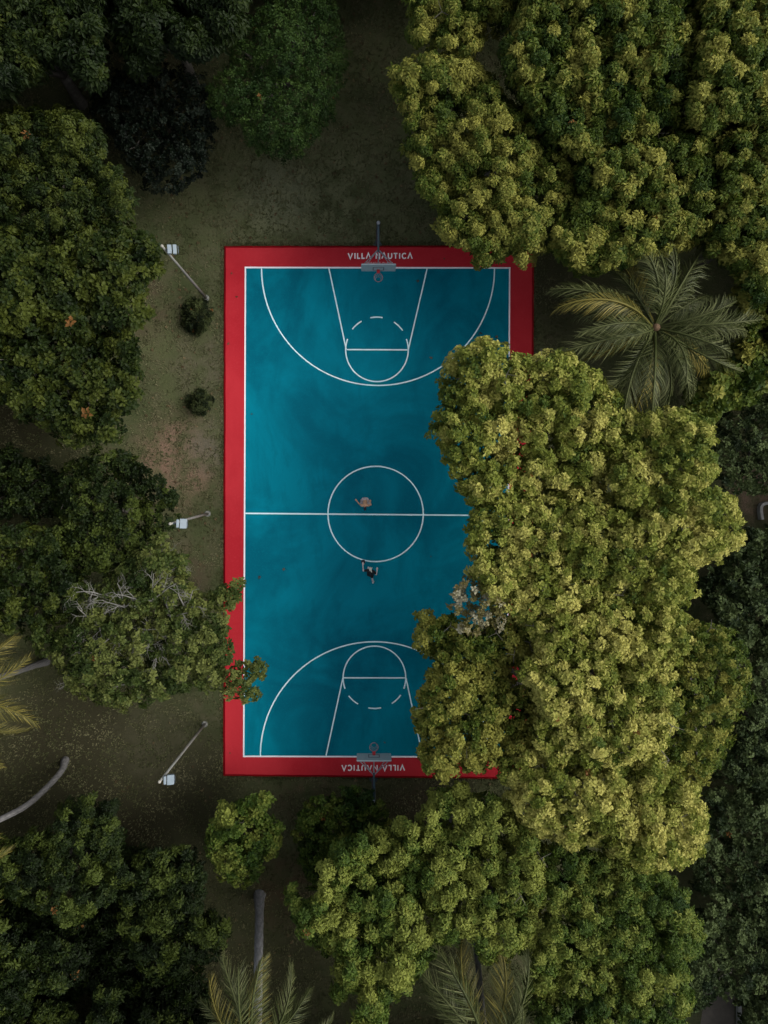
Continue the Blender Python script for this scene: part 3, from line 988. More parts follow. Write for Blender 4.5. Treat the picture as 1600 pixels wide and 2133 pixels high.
def tree(name, label, poly, zt, zb, mat, kind='rosette', sp=7.7, size=0.168, L=80, bump_=0.6, dens=1.0, Redge=34, tuft=20, tb=0.55, jag=6,
         tint0=0.45, tvar=0.16, cat='tree', group=None, layers=3, trunk=1.0, inner=0.4, crev=0.5, twigs=0, dry=0.0004, dome_k=0.16):
    TREE_N[0] += 1
    seed = 1000 + TREE_N[0] * 17
    g = np.random.default_rng(seed)
    vary = g.uniform(0.88, 1.16)      # every tree has its own leaf size and tuft spacing
    size, tuft, tb, L = size * vary, tuft * g.uniform(0.85, 1.25), tb * g.uniform(0.8, 1.2), L * g.uniform(0.85, 1.25)
    poly = np.asarray(poly, float)
    lo, hi = poly.min(0) - 12, poly.max(0) + 12
    gx, gy = np.meshgrid(np.arange(lo[0], hi[0], sp), np.arange(lo[1], hi[1], sp))
    P = np.stack([gx.ravel(), gy.ravel()], 1)
    P += g.uniform(-0.55, 0.55, P.shape) * sp
    d = inside_and_dist(P, poly)
    keep = d > -0.9 * jag + jag * (0.6 * wnoise(P, 55, seed + 1) + 0.5 * wnoise(P, 22, seed + 7))
    P, d = P[keep], d[keep]
    d = np.maximum(d, 0)
    # lobes
    cand = g.uniform(lo, hi, (4000, 2))
    cd = inside_and_dist(cand, poly)
    cand = cand[cd > 6]
    lob = []
    for c in cand:
        if all((c[0] - q[0]) ** 2 + (c[1] - q[1]) ** 2 > (L * 0.78) ** 2 for q in lob):
            lob.append(c)
    lob = np.array(lob) if lob else poly.mean(0)[None]
    lr = L * g.uniform(0.62, 0.95, len(lob)); lh = g.uniform(-0.6, 0.4, len(lob)); lt = g.normal(0, tvar * 0.35, len(lob))
    D = np.hypot(P[:, None, 0] - lob[None, :, 0], P[:, None, 1] - lob[None, :, 1])
    q = 1 - (D / lr) ** 2
    hh = np.where(q > 0, lh + bump_ * np.sqrt(np.maximum(q, 0)), -9)
    best = hh.argmax(1); hb = hh.max(1)
    no = hb < -5
    near = np.where(no, D.argmin(1), best)
    hb = np.where(no, -1.3, hb)
    dome = np.sqrt(1 - (1 - np.clip(d / Redge, 0, 1)) ** 2)
    # leaf tufts: small rounded clumps on the ends of the twigs
    tc = g.uniform(lo, hi, (int((hi - lo).prod() / tuft ** 2 * 5), 2))
    tc = tc[inside_and_dist(tc, poly) > -4]
    tk, cell = [], {}
    for c in tc:
        a, b = int(c[0] // tuft), int(c[1] // tuft)
        if all((c[0] - q_[0]) ** 2 + (c[1] - q_[1]) ** 2 > (tuft * 0.74) ** 2 for i in (-1, 0, 1) for j in (-1, 0, 1) for q_ in cell.get((a + i, b + j), ())):
            cell.setdefault((a, b), []).append(c); tk.append(c)
    tk = np.array(tk)
    tr_ = tuft * g.uniform(0.42, 0.70, len(tk)); th = g.uniform(-0.6, 0.4, len(tk)); tt_ = g.normal(0, tvar * 0.9, len(tk))
    D2 = np.hypot(P[:, None, 0] - tk[None, :, 0], P[:, None, 1] - tk[None, :, 1])
    q2 = 1 - (D2 / tr_) ** 2
    h2 = np.where(q2 > 0, th + tb * np.sqrt(np.maximum(q2, 0)), -9)
    tn = np.where(h2.max(1) < -5, D2.argmin(1), h2.argmax(1))
    gap = h2.max(1) < -5
    h2 = np.where(gap, -1.2, h2.max(1))
    z = zb + (zt - bump_ - zb) * (1 - dome_k + dome_k * dome) + hb * (0.55 + 0.45 * dome) + h2
    P0, z0, near0 = P, zb + (zt - bump_ - zb) * (1 - dome_k + dome_k * dome) + hb * (0.55 + 0.45 * dome) - 0.5, near
    k = g.uniform(0, 1, len(P)) < np.where(no, crev, 1.0) * np.where(gap, 0.30, 1.0) * dens
    P, d, z, near, no, tn = P[k], d[k], z[k], near[k], no[k], tn[k]
    dl = (P - lob[near]) / lr[near][:, None]
    dt = np.clip((P - tk[tn]) / tr_[tn][:, None], -1.2, 1.2)
    n0 = np.stack([dl[:, 0] * 0.4 + dt[:, 0] * 0.8, -dl[:, 1] * 0.4 - dt[:, 1] * 0.8, np.full(len(P), 0.9)], 1)
    cen = poly.mean(0)
    rim = (1 - np.clip(d / Redge, 0, 1))[:, None] * 0.5
    out = (P - cen); out /= np.linalg.norm(out, axis=1, keepdims=True) + 1e-6
    n0[:, :2] += rim * out * np.array([1, -1])
    tint = tint0 + lt[near] + tt_[tn] + 0.5 * tvar * wnoise(P, 90, seed + 3) + g.normal(0, tvar * 0.4, len(P))
    posL, nrmL, szL, tL = [], [], [], []
    for ly in range(layers):
        kk = g.uniform(0, 1, len(P)) < (1.0, 0.6, 0.45, 0.3)[ly]
        dz = (0.0, 0.4, 1.1, 2.2)[ly]
        zz = z[kk] - dz * g.uniform(0.6, 1.3, kk.sum())
        pp = P[kk] + (g.normal(0, 0.35 * sp, (kk.sum(), 2)) if ly else 0)
        zz = np.maximum(zz, 0.15)
        posL.append(W_np(pp, zz)); nrmL.append(n0[kk] + g.normal(0, 0.30, (kk.sum(), 3)))
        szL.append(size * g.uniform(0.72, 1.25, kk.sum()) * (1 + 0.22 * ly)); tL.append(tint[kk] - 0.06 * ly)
    if inner > 0:
        kk = (g.uniform(0, 1, len(P0)) < inner) & (inside_and_dist(P0, poly) > 5)
        zz = np.maximum(z0[kk] - g.uniform(0.7, 1.5, kk.sum()), 0.15)
        posL.append(W_np(P0[kk], zz)); nrmL.append(np.stack([g.normal(0, .35, kk.sum()), g.normal(0, .35, kk.sum()), np.ones(kk.sum())], 1))
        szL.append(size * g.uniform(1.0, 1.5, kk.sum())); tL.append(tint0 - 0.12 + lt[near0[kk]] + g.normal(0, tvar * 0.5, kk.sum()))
    sk = d < Redge * 0.55
    sk &= g.uniform(0, 1, len(P)) < 0.7 * dens
    if sk.any():
        zz = np.maximum(zb * g.uniform(0.35, 1.0, sk.sum()) + (z[sk] - zb) * g.uniform(0, 0.75, sk.sum()), 0.12)
        pp = P[sk] - out[sk] * g.uniform(0, 8, sk.sum())[:, None]
        posL.append(W_np(pp, zz)); nn = n0[sk].copy(); nn[:, :2] += out[sk] * np.array([1, -1]) * 0.7
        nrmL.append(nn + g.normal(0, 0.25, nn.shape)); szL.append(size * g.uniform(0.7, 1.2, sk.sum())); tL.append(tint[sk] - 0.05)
    pos, nrm, sz, tt = map(np.concatenate, (posL, nrmL, szL, tL))
    nrm[:, 2] = np.maximum(nrm[:, 2], 0.15)
    tt = np.clip(tt, 0.02, 0.85)
    tt[g.uniform(0, 1, len(tt)) < dry] = 1.7
    ctr = W_np(cen[None], np.array([zb]))[0]
    base = Vector((ctr[0], ctr[1], 0))
    xl, xr, yt, yb = W(455, 0).x, W(1128, 0).x, W(0, 500).y, W(0, 1632).y
    if xl < base.x < xr and yb < base.y < yt:      # rooted beside the court, leaning out over it
        base.x = xr + 0.3 if base.x > 0 else xl - 0.3
    lean = Vector((ctr[0] - base.x, ctr[1] - base.y, 0))
    root = empty(name, base, label, cat, group)
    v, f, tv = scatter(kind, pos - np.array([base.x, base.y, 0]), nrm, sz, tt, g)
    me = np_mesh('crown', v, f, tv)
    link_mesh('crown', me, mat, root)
    if trunk:
        rt = 0.035 * zt ** 0.9 * trunk
        bm_ = bmesh.new()
        fork = Vector((g.uniform(-.2, .2), g.uniform(-.2, .2), zb * 0.55)) + lean * 0.3
        add_tube(bm_, [(0, 0, -0.2), (0, 0, 0.1), fork * 0.5, fork], [rt * 1.5, rt * 1.15, rt, rt * 0.85], 8)
        from_bm('trunk', bm_, BARK, root, True)
        pick = g.permutation(len(lob))[:min(len(lob), 7)]
        for i in pick:
            e = W_np(lob[i][None], np.array([zb + (zt - zb) * 0.55]))[0]
            ev = Vector((e[0] - base.x, e[1] - base.y, e[2]))
            bm_ = bmesh.new()
            add_tube(bm_, limb_path(fork.copy(), ev, 0.5, g), [rt * 0.6, rt * 0.5, rt * 0.4, rt * 0.3, rt * 0.2, rt * 0.1], 6)
            from_bm('limb', bm_, BARK, root, True)
    # thin bare twigs poking out of the leaves
    if twigs:
        idx = g.permutation(len(P))[:twigs]
        for i in idx:
            a = W_np(P[i][None], np.array([z[i] - 0.6]))[0]; a = Vector((a[0] - base.x, a[1] - base.y, a[2]))
            dr = Vector((g.normal(), g.normal(), 0)).normalized()
            b_ = a + dr * g.uniform(0.5, 1.0) + Vector((0, 0, g.uniform(0.25, 0.5)))
            bm_ = bmesh.new()
            m_ = a.lerp(b_, 0.5) + Vector((g.normal() * .1, g.normal() * .1, 0.1))
            add_tube(bm_, [a, m_, b_], [0.02, 0.015, 0.007], 5)
            add_tube(bm_, [m_, m_ + Vector((dr.y, -dr.x, 0.4)) * 0.4], [0.012, 0.006], 4)
            from_bm('twig', bm_, BARK, root)
    return root


Y, O, G_, M_, DP, BT, BK, GR, DY, PL, SH = (LEAF[k] for k in ('yellow', 'olive', 'green', 'moss', 'deep', 'bottle', 'black', 'grey', 'dry', 'pale', 'shrub'))
YG = 'yellow-green trees beside the court on the right'
UG = 'trees of the upper right canopy'
BG_ = 'green trees below the court'
RG = 'dark trees along the right edge'
LG = 'large trees left of the lawn'
CG = 'dark trees at the lower left'

# --- yellow-green canopy right of the court
tree('broadleaf_tree', 'bright yellow-green tree overhanging the upper right part of the blue court, below the palm',
     [(965, 725), (1000, 712), (1040, 708), (1060, 735), (1100, 745), (1170, 735), (1215, 760), (1260, 800), (1300, 850), (1330, 870), (1300, 950), (1240, 1010), (1150, 1040), (1060, 1050), (1000, 1062), (985, 1040), (965, 1020), (945, 985), (930, 950), (920, 915), (900, 905), (898, 885), (915, 870), (925, 830), (918, 790), (920, 770), (945, 740)],
     11.0, 5.5, Y, tint0=0.50, twigs=5, group=YG)
tree('broadleaf_tree', 'yellow-green tree with a small blue gap at the end of the halfway line',
     [(985, 1060), (1060, 1048), (1150, 1038), (1240, 1008), (1285, 1030), (1275, 1110), (1262, 1250), (1150, 1285), (1080, 1292), (1030, 1262), (1010, 1235), (985, 1200), (985, 1160), (978, 1130), (985, 1080)],
     11.5, 5.5, Y, tint0=0.52, twigs=5, group=YG)
tree('broadleaf_tree', 'broad yellow-green tree directly below the palm, reaching far right at mid height',
     [(1300, 945), (1340, 862), (1385, 850), (1430, 860), (1470, 880), (1490, 930), (1490, 990), (1470, 1010), (1515, 1035), (1545, 1090), (1540, 1130), (1500, 1165), (1460, 1160), (1440, 1200), (1445, 1240), (1400, 1270), (1330, 1250), (1262, 1258), (1275, 1110), (1285, 1030), (1250, 1005)],
     11.8, 5.5, Y, tint0=0.45, twigs=6, group=YG)
tree('broadleaf_tree', 'olive green tree covering the lower right corner of the blue court',
     [(868, 1300), (880, 1275), (910, 1290), (940, 1285), (975, 1300), (1010, 1310), (1040, 1290), (1080, 1290), (1115, 1330), (1100, 1375), (1062, 1392), (1056, 1405), (1068, 1432), (1110, 1440), (1120, 1500), (1105, 1560), (1080, 1600), (1040, 1590), (1000, 1610), (960, 1600), (920, 1620), (890, 1600), (870, 1580), (885, 1540), (862, 1500), (870, 1440), (890, 1430), (900, 1400), (900, 1370), (870, 1345)],
     10.0, 5.0, O, tint0=0.62, inner=0.85, twigs=8, group=YG)
tree('broadleaf_tree', 'yellow-green tree right of the small red gap in the leaves',
     [(1080, 1290), (1150, 1290), (1260, 1258), (1330, 1255), (1400, 1272), (1440, 1290), (1450, 1320), (1405, 1400), (1425, 1480), (1380, 1562), (1280, 1600), (1180, 1600), (1110, 1562), (1122, 1490), (1112, 1430), (1085, 1410), (1082, 1394), (1115, 1365), (1118, 1330)],
     11.4, 6.0, Y, tint0=0.52, twigs=8, group=YG)
tree('broadleaf_tree', 'olive tree at the right of the yellow canopy with a ragged dark right side',
     [(1440, 1300), (1500, 1310), (1550, 1340), (1560, 1400), (1555, 1470), (1520, 1500), (1520, 1560), (1480, 1600), (1450, 1640), (1400, 1605), (1380, 1560), (1428, 1480), (1407, 1400)],
     10.0, 5.0, O, tint0=0.50, dens=0.9, crev=0.15, twigs=6, group=YG)
tree('broadleaf_tree', 'yellow-green tree just outside the lower right corner of the red border',
     [(1050, 1590), (1110, 1562), (1180, 1600), (1280, 1600), (1380, 1570), (1405, 1610), (1450, 1640), (1470, 1700), (1465, 1760), (1430, 1800), (1350, 1820), (1280, 1780), (1250, 1750), (1200, 1770), (1180, 1770), (1150, 1740), (1110, 1740), (1085, 1700), (1060, 1660), (1080, 1640), (1050, 1620)],
     11.0, 5.5, Y, tint0=0.50, twigs=6, group=YG)
tree('withered_tree', 'small pale tree with whitish orange leaves jutting over the blue court',
     [(936, 1248), (948, 1224), (962, 1212), (985, 1196), (1010, 1190), (1040, 1222), (1055, 1268), (1045, 1305), (1010, 1322), (962, 1318), (968, 1300), (985, 1290), (968, 1278), (948, 1274)],
     11.3, 8.0, PL, 'broad', sp=9, size=0.16, L=34, bump_=0.7, tuft=18, tb=0.4, dens=0.75, tint0=0.47, tvar=0.28, layers=2, crev=0.1, twigs=4, trunk=0.22)

# --- upper right canopy
tree('broadleaf_tree', 'leafy tree cut by the top edge just right of the dark lawn strip',
     [(845, -110), (1020, -110), (1060, -30), (1065, 40), (1040, 70), (1010, 60), (1000, 95), (965, 115), (935, 105), (905, 85), (870, 90), (850, 75), (860, 40), (850, 0)],
     11.0, 5.5, O, 'fan', sp=8.2, size=0.22, tuft=25, bump_=0.75, dome_k=0.2, tvar=0.18, tint0=0.50, twigs=2, group=UG)
tree('broadleaf_tree', 'drooping olive tree hanging over the upper right corner of the red border',
     [(820, 150), (845, 122), (900, 110), (980, 120), (1035, 170), (1050, 210), (1100, 235), (1140, 290), (1190, 320), (1200, 400), (1160, 460), (1130, 520), (1100, 547), (1060, 524), (1015, 552), (992, 556), (1000, 530), (950, 507), (912, 492), (925, 445), (905, 418), (880, 410), (872, 370), (850, 310), (838, 230), (820, 190)],
     11.0, 5.5, O, 'fan', sp=8.2, size=0.22, tuft=25, bump_=0.75, dome_k=0.2, tvar=0.18, tint0=0.56, twigs=3, group=UG)
tree('broadleaf_tree', 'big olive green tree cut by the top edge amid the upper right canopy',
     [(1065, -110), (1400, -110), (1440, 0), (1450, 80), (1430, 180), (1410, 260), (1300, 290), (1200, 322), (1140, 287), (1100, 235), (1085, 195), (1055, 150), (1045, 100), (1068, 70), (1090, 0)],
     12.0, 6.0, O, 'fan', sp=8.2, size=0.22, tuft=25, bump_=0.75, dome_k=0.2, tvar=0.18, tint0=0.42, twigs=3, group=UG)
tree('broadleaf_tree', 'olive tree above the palm with a scalloped lower edge',
     [(1200, 330), (1300, 292), (1410, 265), (1480, 290), (1500, 360), (1500, 440), (1462, 500), (1400, 522), (1340, 540), (1280, 560), (1210, 567), (1165, 537), (1135, 520), (1165, 460), (1205, 400)],
     11.0, 5.5, O, 'fan', sp=8.2, size=0.22, tuft=25, bump_=0.75, dome_k=0.2, tvar=0.18, tint0=0.44, twigs=3, group=UG)
tree('broadleaf_tree', 'green tree filling the top right corner of the picture',
     [(1442, -110), (1720, -110), (1720, 262), (1600, 262), (1520, 250), (1480, 282), (1430, 252), (1452, 120), (1458, 30)],
     12.0, 6.0, O, 'fan', sp=8.2, size=0.22, tuft=25, bump_=0.75, dome_k=0.2, tvar=0.18, tint0=0.46, group=UG)
tree('broadleaf_tree', 'yellow tipped tree at the right edge, above and right of the palm',
     [(1490, 290), (1560, 252), (1720, 270), (1720, 602), (1600, 612), (1560, 642), (1530, 560), (1478, 525), (1500, 420)],
     11.0, 5.5, O, 'fan', sp=8.2, size=0.22, tuft=25, bump_=0.75, dome_k=0.2, tvar=0.18, tint0=0.52, group=UG)
tree('broadleaf_tree', 'green leaf clumps between the palm and the right edge',
     [(1540, 600), (1600, 612), (1720, 620), (1720, 800), (1600, 800), (1560, 832), (1500, 852), (1480, 872), (1440, 862), (1440, 815), (1490, 780), (1530, 740), (1550, 690)],
     8.5, 4.0, O, size=0.34, tint0=0.45, dens=0.85, crev=0.12, group=UG)

# --- green trees below the court
tree('broadleaf_tree', 'green tree with separate round leaf tufts left of the lower right palm',
     [(704, 1764), (732, 1745), (764, 1732), (808, 1736), (840, 1764), (880, 1800), (872, 1860), (882, 1920), (904, 1975), (872, 2020), (836, 2072), (800, 2100), (790, 2150), (744, 2140), (744, 2100), (764, 2076), (756, 2040), (730, 2062), (708, 2084), (686, 2066), (710, 2040), (706, 2012), (702, 1984), (664, 1972), (632, 1940), (612, 1908), (596, 1862), (606, 1848), (630, 1888), (672, 1860), (668, 1812), (688, 1788)],
     9.5, 4.5, G_, 'fan', sp=9, size=0.24, tuft=26, tb=0.75, L=70, bump_=0.6, tint0=0.55, crev=0.2, twigs=8, group=BG_)
tree('broadleaf_tree', 'peaked green tree between the dark hoop shrub and the yellow canopy',
     [(824, 1728), (840, 1704), (864, 1716), (884, 1688), (904, 1660), (940, 1644), (956, 1626), (972, 1644), (988, 1664), (1020, 1664), (1060, 1672), (1082, 1708), (1120, 1750), (1142, 1850), (1132, 1940), (1110, 1985), (1064, 1988), (1012, 1996), (985, 1950), (960, 1958), (935, 1968), (905, 1965), (882, 1900), (872, 1850), (878, 1800), (840, 1760)],
     10.0, 5.0, G_, 'fan', sp=9, size=0.24, tuft=26, tb=0.75, L=70, bump_=0.6, tint0=0.66, crev=0.25, twigs=6, group=BG_)
tree('broadleaf_tree', 'green tree right of the lower right palm, cut by the bottom edge',
     [(1122, 1764), (1200, 1770), (1300, 1792), (1400, 1830), (1440, 1880), (1460, 1950), (1460, 1980), (1430, 2000), (1430, 2040), (1440, 2080), (1420, 2130), (1400, 2180), (1300, 2220), (1200, 2220), (1130, 2160), (1100, 2090), (1105, 2040), (1112, 1990), (1136, 1940), (1145, 1850)],
     9.5, 4.5, G_, 'fan', sp=9, size=0.24, tuft=26, tb=0.75, L=70, bump_=0.6, tint0=0.46, crev=0.22, twigs=6, group=BG_)
tree('round_shrub', 'dark green shrub around the foot of the lower basketball hoop',
     [(628, 1688), (648, 1664), (696, 1652), (748, 1642), (784, 1664), (812, 1684), (808, 1712), (790, 1745), (740, 1770), (690, 1800), (668, 1840), (644, 1850), (628, 1800), (632, 1764), (618, 1736)],
     4.2, 0.8, G_, 'rosette', jag=4, sp=8.5, size=0.19, L=38, bump_=0.8, Redge=50, tuft=20, tb=0.4, tint0=0.34, trunk=False, cat='shrub', dry=0.001)
tree('small_tree', 'small isolated yellowish green tree on the grass below the court',
     [(430, 1698), (457, 1686), (504, 1674), (531, 1655), (554, 1667), (550, 1690), (566, 1717), (589, 1721), (577, 1767), (554, 1791), (543, 1829), (496, 1843), (465, 1829), (446, 1798), (430, 1787), (438, 1752)],
     6.5, 2.2, G_, 'rosette', jag=4, sp=8.5, size=0.22, L=40, bump_=0.7, Redge=60, tuft=22, tb=0.5, tint0=0.52, twigs=3)

# --- dark trees along the right edge
for lab, poly, zt in (
        ('grey-green dark tree under the palm at the right edge, above the curved kerb', [(1490, 850), (1540, 832), (1600, 822), (1720, 830), (1720, 1000), (1600, 1012), (1560, 1030), (1510, 1010), (1490, 960)], 5.5),
        ('dull dark tree at the right edge just below the curved kerb', [(1560, 1085), (1600, 1092), (1720, 1092), (1720, 1330), (1600, 1342), (1540, 1332), (1500, 1290), (1460, 1240), (1470, 1190), (1530, 1160)], 5.5),
        ('dull dark tree at the right edge beside the ragged olive tree', [(1560, 1350), (1720, 1342), (1720, 1620), (1600, 1642), (1490, 1625), (1520, 1540), (1560, 1480)], 5.5),
        ('dark tree at the right edge level with the gap below the yellow canopy', [(1470, 1650), (1600, 1645), (1720, 1650), (1720, 1880), (1600, 1902), (1500, 1882), (1440, 1830), (1465, 1740)], 5.0),
        ('dark tree above the brown path in the lower right corner', [(1450, 1890), (1560, 1892), (1720, 1902), (1720, 2060), (1600, 2052), (1540, 2092), (1500, 2072), (1470, 2080), (1440, 2110), (1425, 2030), (1450, 1980)], 5.0),
        ('dark tree right of the straight kerb in the lower right corner', [(1556, 2085), (1720, 2075), (1720, 2260), (1545, 2260)], 4.0)):
    tree('dark_tree', lab, poly, zt, zt * 0.4, GR, 'broad', sp=10, size=0.22, L=46, bump_=1.2, tint0=0.47, tvar=0.2, crev=0.2, group=RG)

# --- left side
tree('broadleaf_tree', 'drooping dark green tree cut by the top left corner of the picture',
     [(-130, -130), (200, -130), (212, 40), (206, 110), (216, 165), (182, 176), (142, 132), (112, 122), (62, 160), (30, 186), (-40, 200), (-130, 192)],
     10.5, 5.0, M_, 'fan', size=0.32, tuft=34, L=80, tint0=0.33, tvar=0.12)
tree('broadleaf_tree', 'dark drooping tree at the top edge left of the round dark green tree',
     [(225, -130), (520, -130), (502, 50), (462, 90), (422, 120), (372, 112), (346, 72), (330, 92), (312, 140), (282, 152), (264, 100), (232, 60)],
     10.0, 5.0, M_, 'fan', size=0.32, tuft=34, L=60, tint0=0.26, tvar=0.12)
tree('dark_tree', 'nearly black tree with glinting leaves in the upper left',
     [(190, 170), (300, 130), (420, 150), (442, 240), (442, 300), (412, 352), (370, 400), (310, 396), (272, 340), (240, 290), (196, 230)],
     5.0, 1.5, BK, 'broad', sp=10, size=0.2, L=50, bump_=0.9, tint0=0.42, tvar=0.22, dry=0)
tree('round_tree', 'dense round dark green tree standing on the lawn above the court',
     [(470, 90), (520, 40), (560, 0), (590, -70), (690, -70), (702, 20), (716, 90), (722, 140), (706, 190), (700, 230), (662, 280), (630, 320), (590, 333), (550, 325), (520, 300), (505, 265), (470, 256), (440, 230), (432, 185), (450, 160), (485, 130)],
     8.0, 2.5, BT, 'fine', jag=3, sp=7.5, size=0.17, L=95, bump_=0.9, Redge=110, dome_k=0.5, tuft=15, tb=0.25, tint0=0.46, tvar=0.13, crev=0.9, layers=2, dry=0.0005)
tree('broadleaf_tree', 'rounded moss green tree at the left edge right below the black gap',
     [(-130, 242), (0, 236), (60, 230), (120, 228), (170, 238), (205, 270), (216, 310), (246, 360), (266, 390), (279, 420), (270, 452), (220, 466), (160, 474), (60, 480), (-130, 490)],
     9.0, 4.0, M_, 'fan', sp=10, size=0.27, L=70, tint0=0.46, group=LG, twigs=1)
tree('broadleaf_tree', 'large moss green tree beside the upper left floodlight pole',
     [(-130, 480), (60, 474), (160, 468), (200, 458), (262, 472), (310, 500), (322, 510), (335, 545), (320, 578), (292, 600), (286, 623), (304, 643), (302, 666), (280, 678), (200, 692), (100, 702), (0, 694), (-130, 694)],
     9.0, 4.0, M_, 'rosette', sp=10, size=0.25, L=62, tint0=0.52, group=LG, twigs=4)
tree('broadleaf_tree', 'moss green tree at the left whose tapered lower end hangs over brown lawn',
     [(-130, 694), (0, 694), (100, 700), (200, 690), (278, 678), (276, 701), (289, 757), (283, 792), (283, 825), (266, 848), (240, 851), (250, 883), (240, 913), (208, 916), (156, 930), (130, 922), (110, 883), (45, 874), (29, 851), (0, 836), (-130, 830)],
     8.5, 4.0, M_, 'rosette', sp=10, size=0.25, L=58, tint0=0.46, group=LG, twigs=4)
tree('dark_tree', 'dark green tree whose right side touches the middle floodlight',
     [(142, 972), (180, 954), (232, 940), (285, 954), (311, 980), (349, 1017), (372, 1062), (360, 1077), (348, 1100), (337, 1111), (322, 1126), (285, 1160), (225, 1190), (169, 1212), (127, 1152), (112, 1111), (127, 1081), (109, 1036), (116, 999)],
     6.0, 2.5, DP, 'rosette', sp=9.5, size=0.22, tuft=24, L=48, bump_=1.2, tint0=0.50, twigs=2)
tree('dark_tree', 'low dark tree at the left edge in the gap under the big moss green tree',
     [(-130, 930), (20, 940), (90, 960), (122, 1010), (118, 1070), (60, 1082), (0, 1072), (-130, 1082)],
     4.0, 1.5, DP, 'rosette', sp=10, size=0.22, L=50, tint0=0.30)
tree('broadleaf_tree', 'moss green tree at the left edge above the yellowing palm fronds',
     [(-130, 1090), (40, 1095), (70, 1100), (110, 1120), (125, 1150), (150, 1190), (172, 1220), (160, 1260), (130, 1292), (80, 1312), (40, 1320), (0, 1312), (-130, 1322)],
     7.0, 3.0, M_, 'rosette', sp=10, size=0.25, L=50, bump_=1.3, tint0=0.44, crev=0.2)
for lab, poly, zt, t0 in (
        ('dark tree with slender upright tip in the lower left below the leaning palm trunk', [(128, 1684), (186, 1650), (198, 1682), (233, 1676), (240, 1717), (262, 1748), (244, 1771), (272, 1795), (272, 1837), (240, 1860), (217, 1888), (171, 1911), (143, 1926), (105, 1911), (58, 1888), (16, 1862), (-60, 1850), (-130, 1780), (0, 1752), (39, 1740), (97, 1736), (112, 1717)], 7.0, 0.50),
        ('dark tree with bright leaf tufts left of the leaning pale palm trunk', [(287, 1787), (349, 1767), (403, 1779), (422, 1822), (422, 1860), (419, 1899), (473, 1915), (482, 1946), (465, 1977), (426, 2015), (372, 2039), (310, 2035), (283, 1984), (252, 1934), (248, 1888), (272, 1849)], 6.5, 0.46),
        ('dim dark tree at the left edge near the bottom', [(-130, 1930), (20, 1925), (89, 1938), (105, 1965), (163, 1977), (178, 1996), (159, 2043), (128, 2066), (78, 2062), (0, 2122), (-130, 2160)], 6.0, 0.36),
        ('narrow pointed dark tree at the bottom edge, lower left', [(205, 2066), (236, 2064), (248, 2097), (254, 2120), (250, 2220), (176, 2220), (190, 2105)], 6.0, 0.46),
        ('low dark tree at the bottom edge left of the lower left palm', [(271, 2120), (306, 2103), (350, 2112), (388, 2120), (390, 2240), (271, 2240)], 5.0, 0.36),
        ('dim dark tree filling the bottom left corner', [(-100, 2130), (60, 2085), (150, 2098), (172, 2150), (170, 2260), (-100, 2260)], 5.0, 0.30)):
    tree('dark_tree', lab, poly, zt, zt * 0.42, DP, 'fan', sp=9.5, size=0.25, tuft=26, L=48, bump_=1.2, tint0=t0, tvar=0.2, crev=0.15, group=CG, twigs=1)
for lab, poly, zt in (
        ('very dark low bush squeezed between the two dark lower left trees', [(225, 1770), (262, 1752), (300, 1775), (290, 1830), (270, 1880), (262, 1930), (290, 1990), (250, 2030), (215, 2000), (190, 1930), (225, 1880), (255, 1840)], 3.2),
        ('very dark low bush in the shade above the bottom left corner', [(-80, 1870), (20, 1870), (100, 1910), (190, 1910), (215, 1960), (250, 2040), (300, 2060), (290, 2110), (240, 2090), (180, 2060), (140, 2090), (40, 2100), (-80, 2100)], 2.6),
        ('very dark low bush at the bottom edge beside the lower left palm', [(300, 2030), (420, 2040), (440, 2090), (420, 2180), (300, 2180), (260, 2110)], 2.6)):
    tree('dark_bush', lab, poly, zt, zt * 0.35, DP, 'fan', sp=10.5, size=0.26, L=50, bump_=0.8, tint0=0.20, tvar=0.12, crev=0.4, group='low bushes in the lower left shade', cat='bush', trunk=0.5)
dryt = tree('half_bare_tree', 'half bare tree with pale grey branches reaching over the left red border',
     [(280, 1160), (310, 1125), (340, 1122), (355, 1150), (380, 1160), (392, 1180), (385, 1202), (402, 1230), (415, 1252), (440, 1242), (468, 1217), (490, 1210), (508, 1206), (520, 1211), (502, 1230), (486, 1262), (474, 1284), (470, 1330), (474, 1362), (494, 1374), (520, 1384), (546, 1386), (546, 1404), (522, 1412), (536, 1440), (515, 1456), (490, 1459), (460, 1440), (420, 1438), (370, 1440), (330, 1455), (300, 1466), (270, 1473), (220, 1460), (190, 1450), (150, 1440), (120, 1402), (108, 1370), (70, 1352), (58, 1322), (80, 1310), (120, 1310), (165, 1300), (188, 1270), (172, 1250), (190, 1222), (230, 1215), (235, 1190), (262, 1180)],
     7.5, 2.5, DY, 'rosette', sp=9.5, size=0.20, tuft=22, tb=0.5, L=44, bump_=0.9, Redge=50, dens=0.95, tint0=0.52, tvar=0.2, crev=0.12, layers=3)


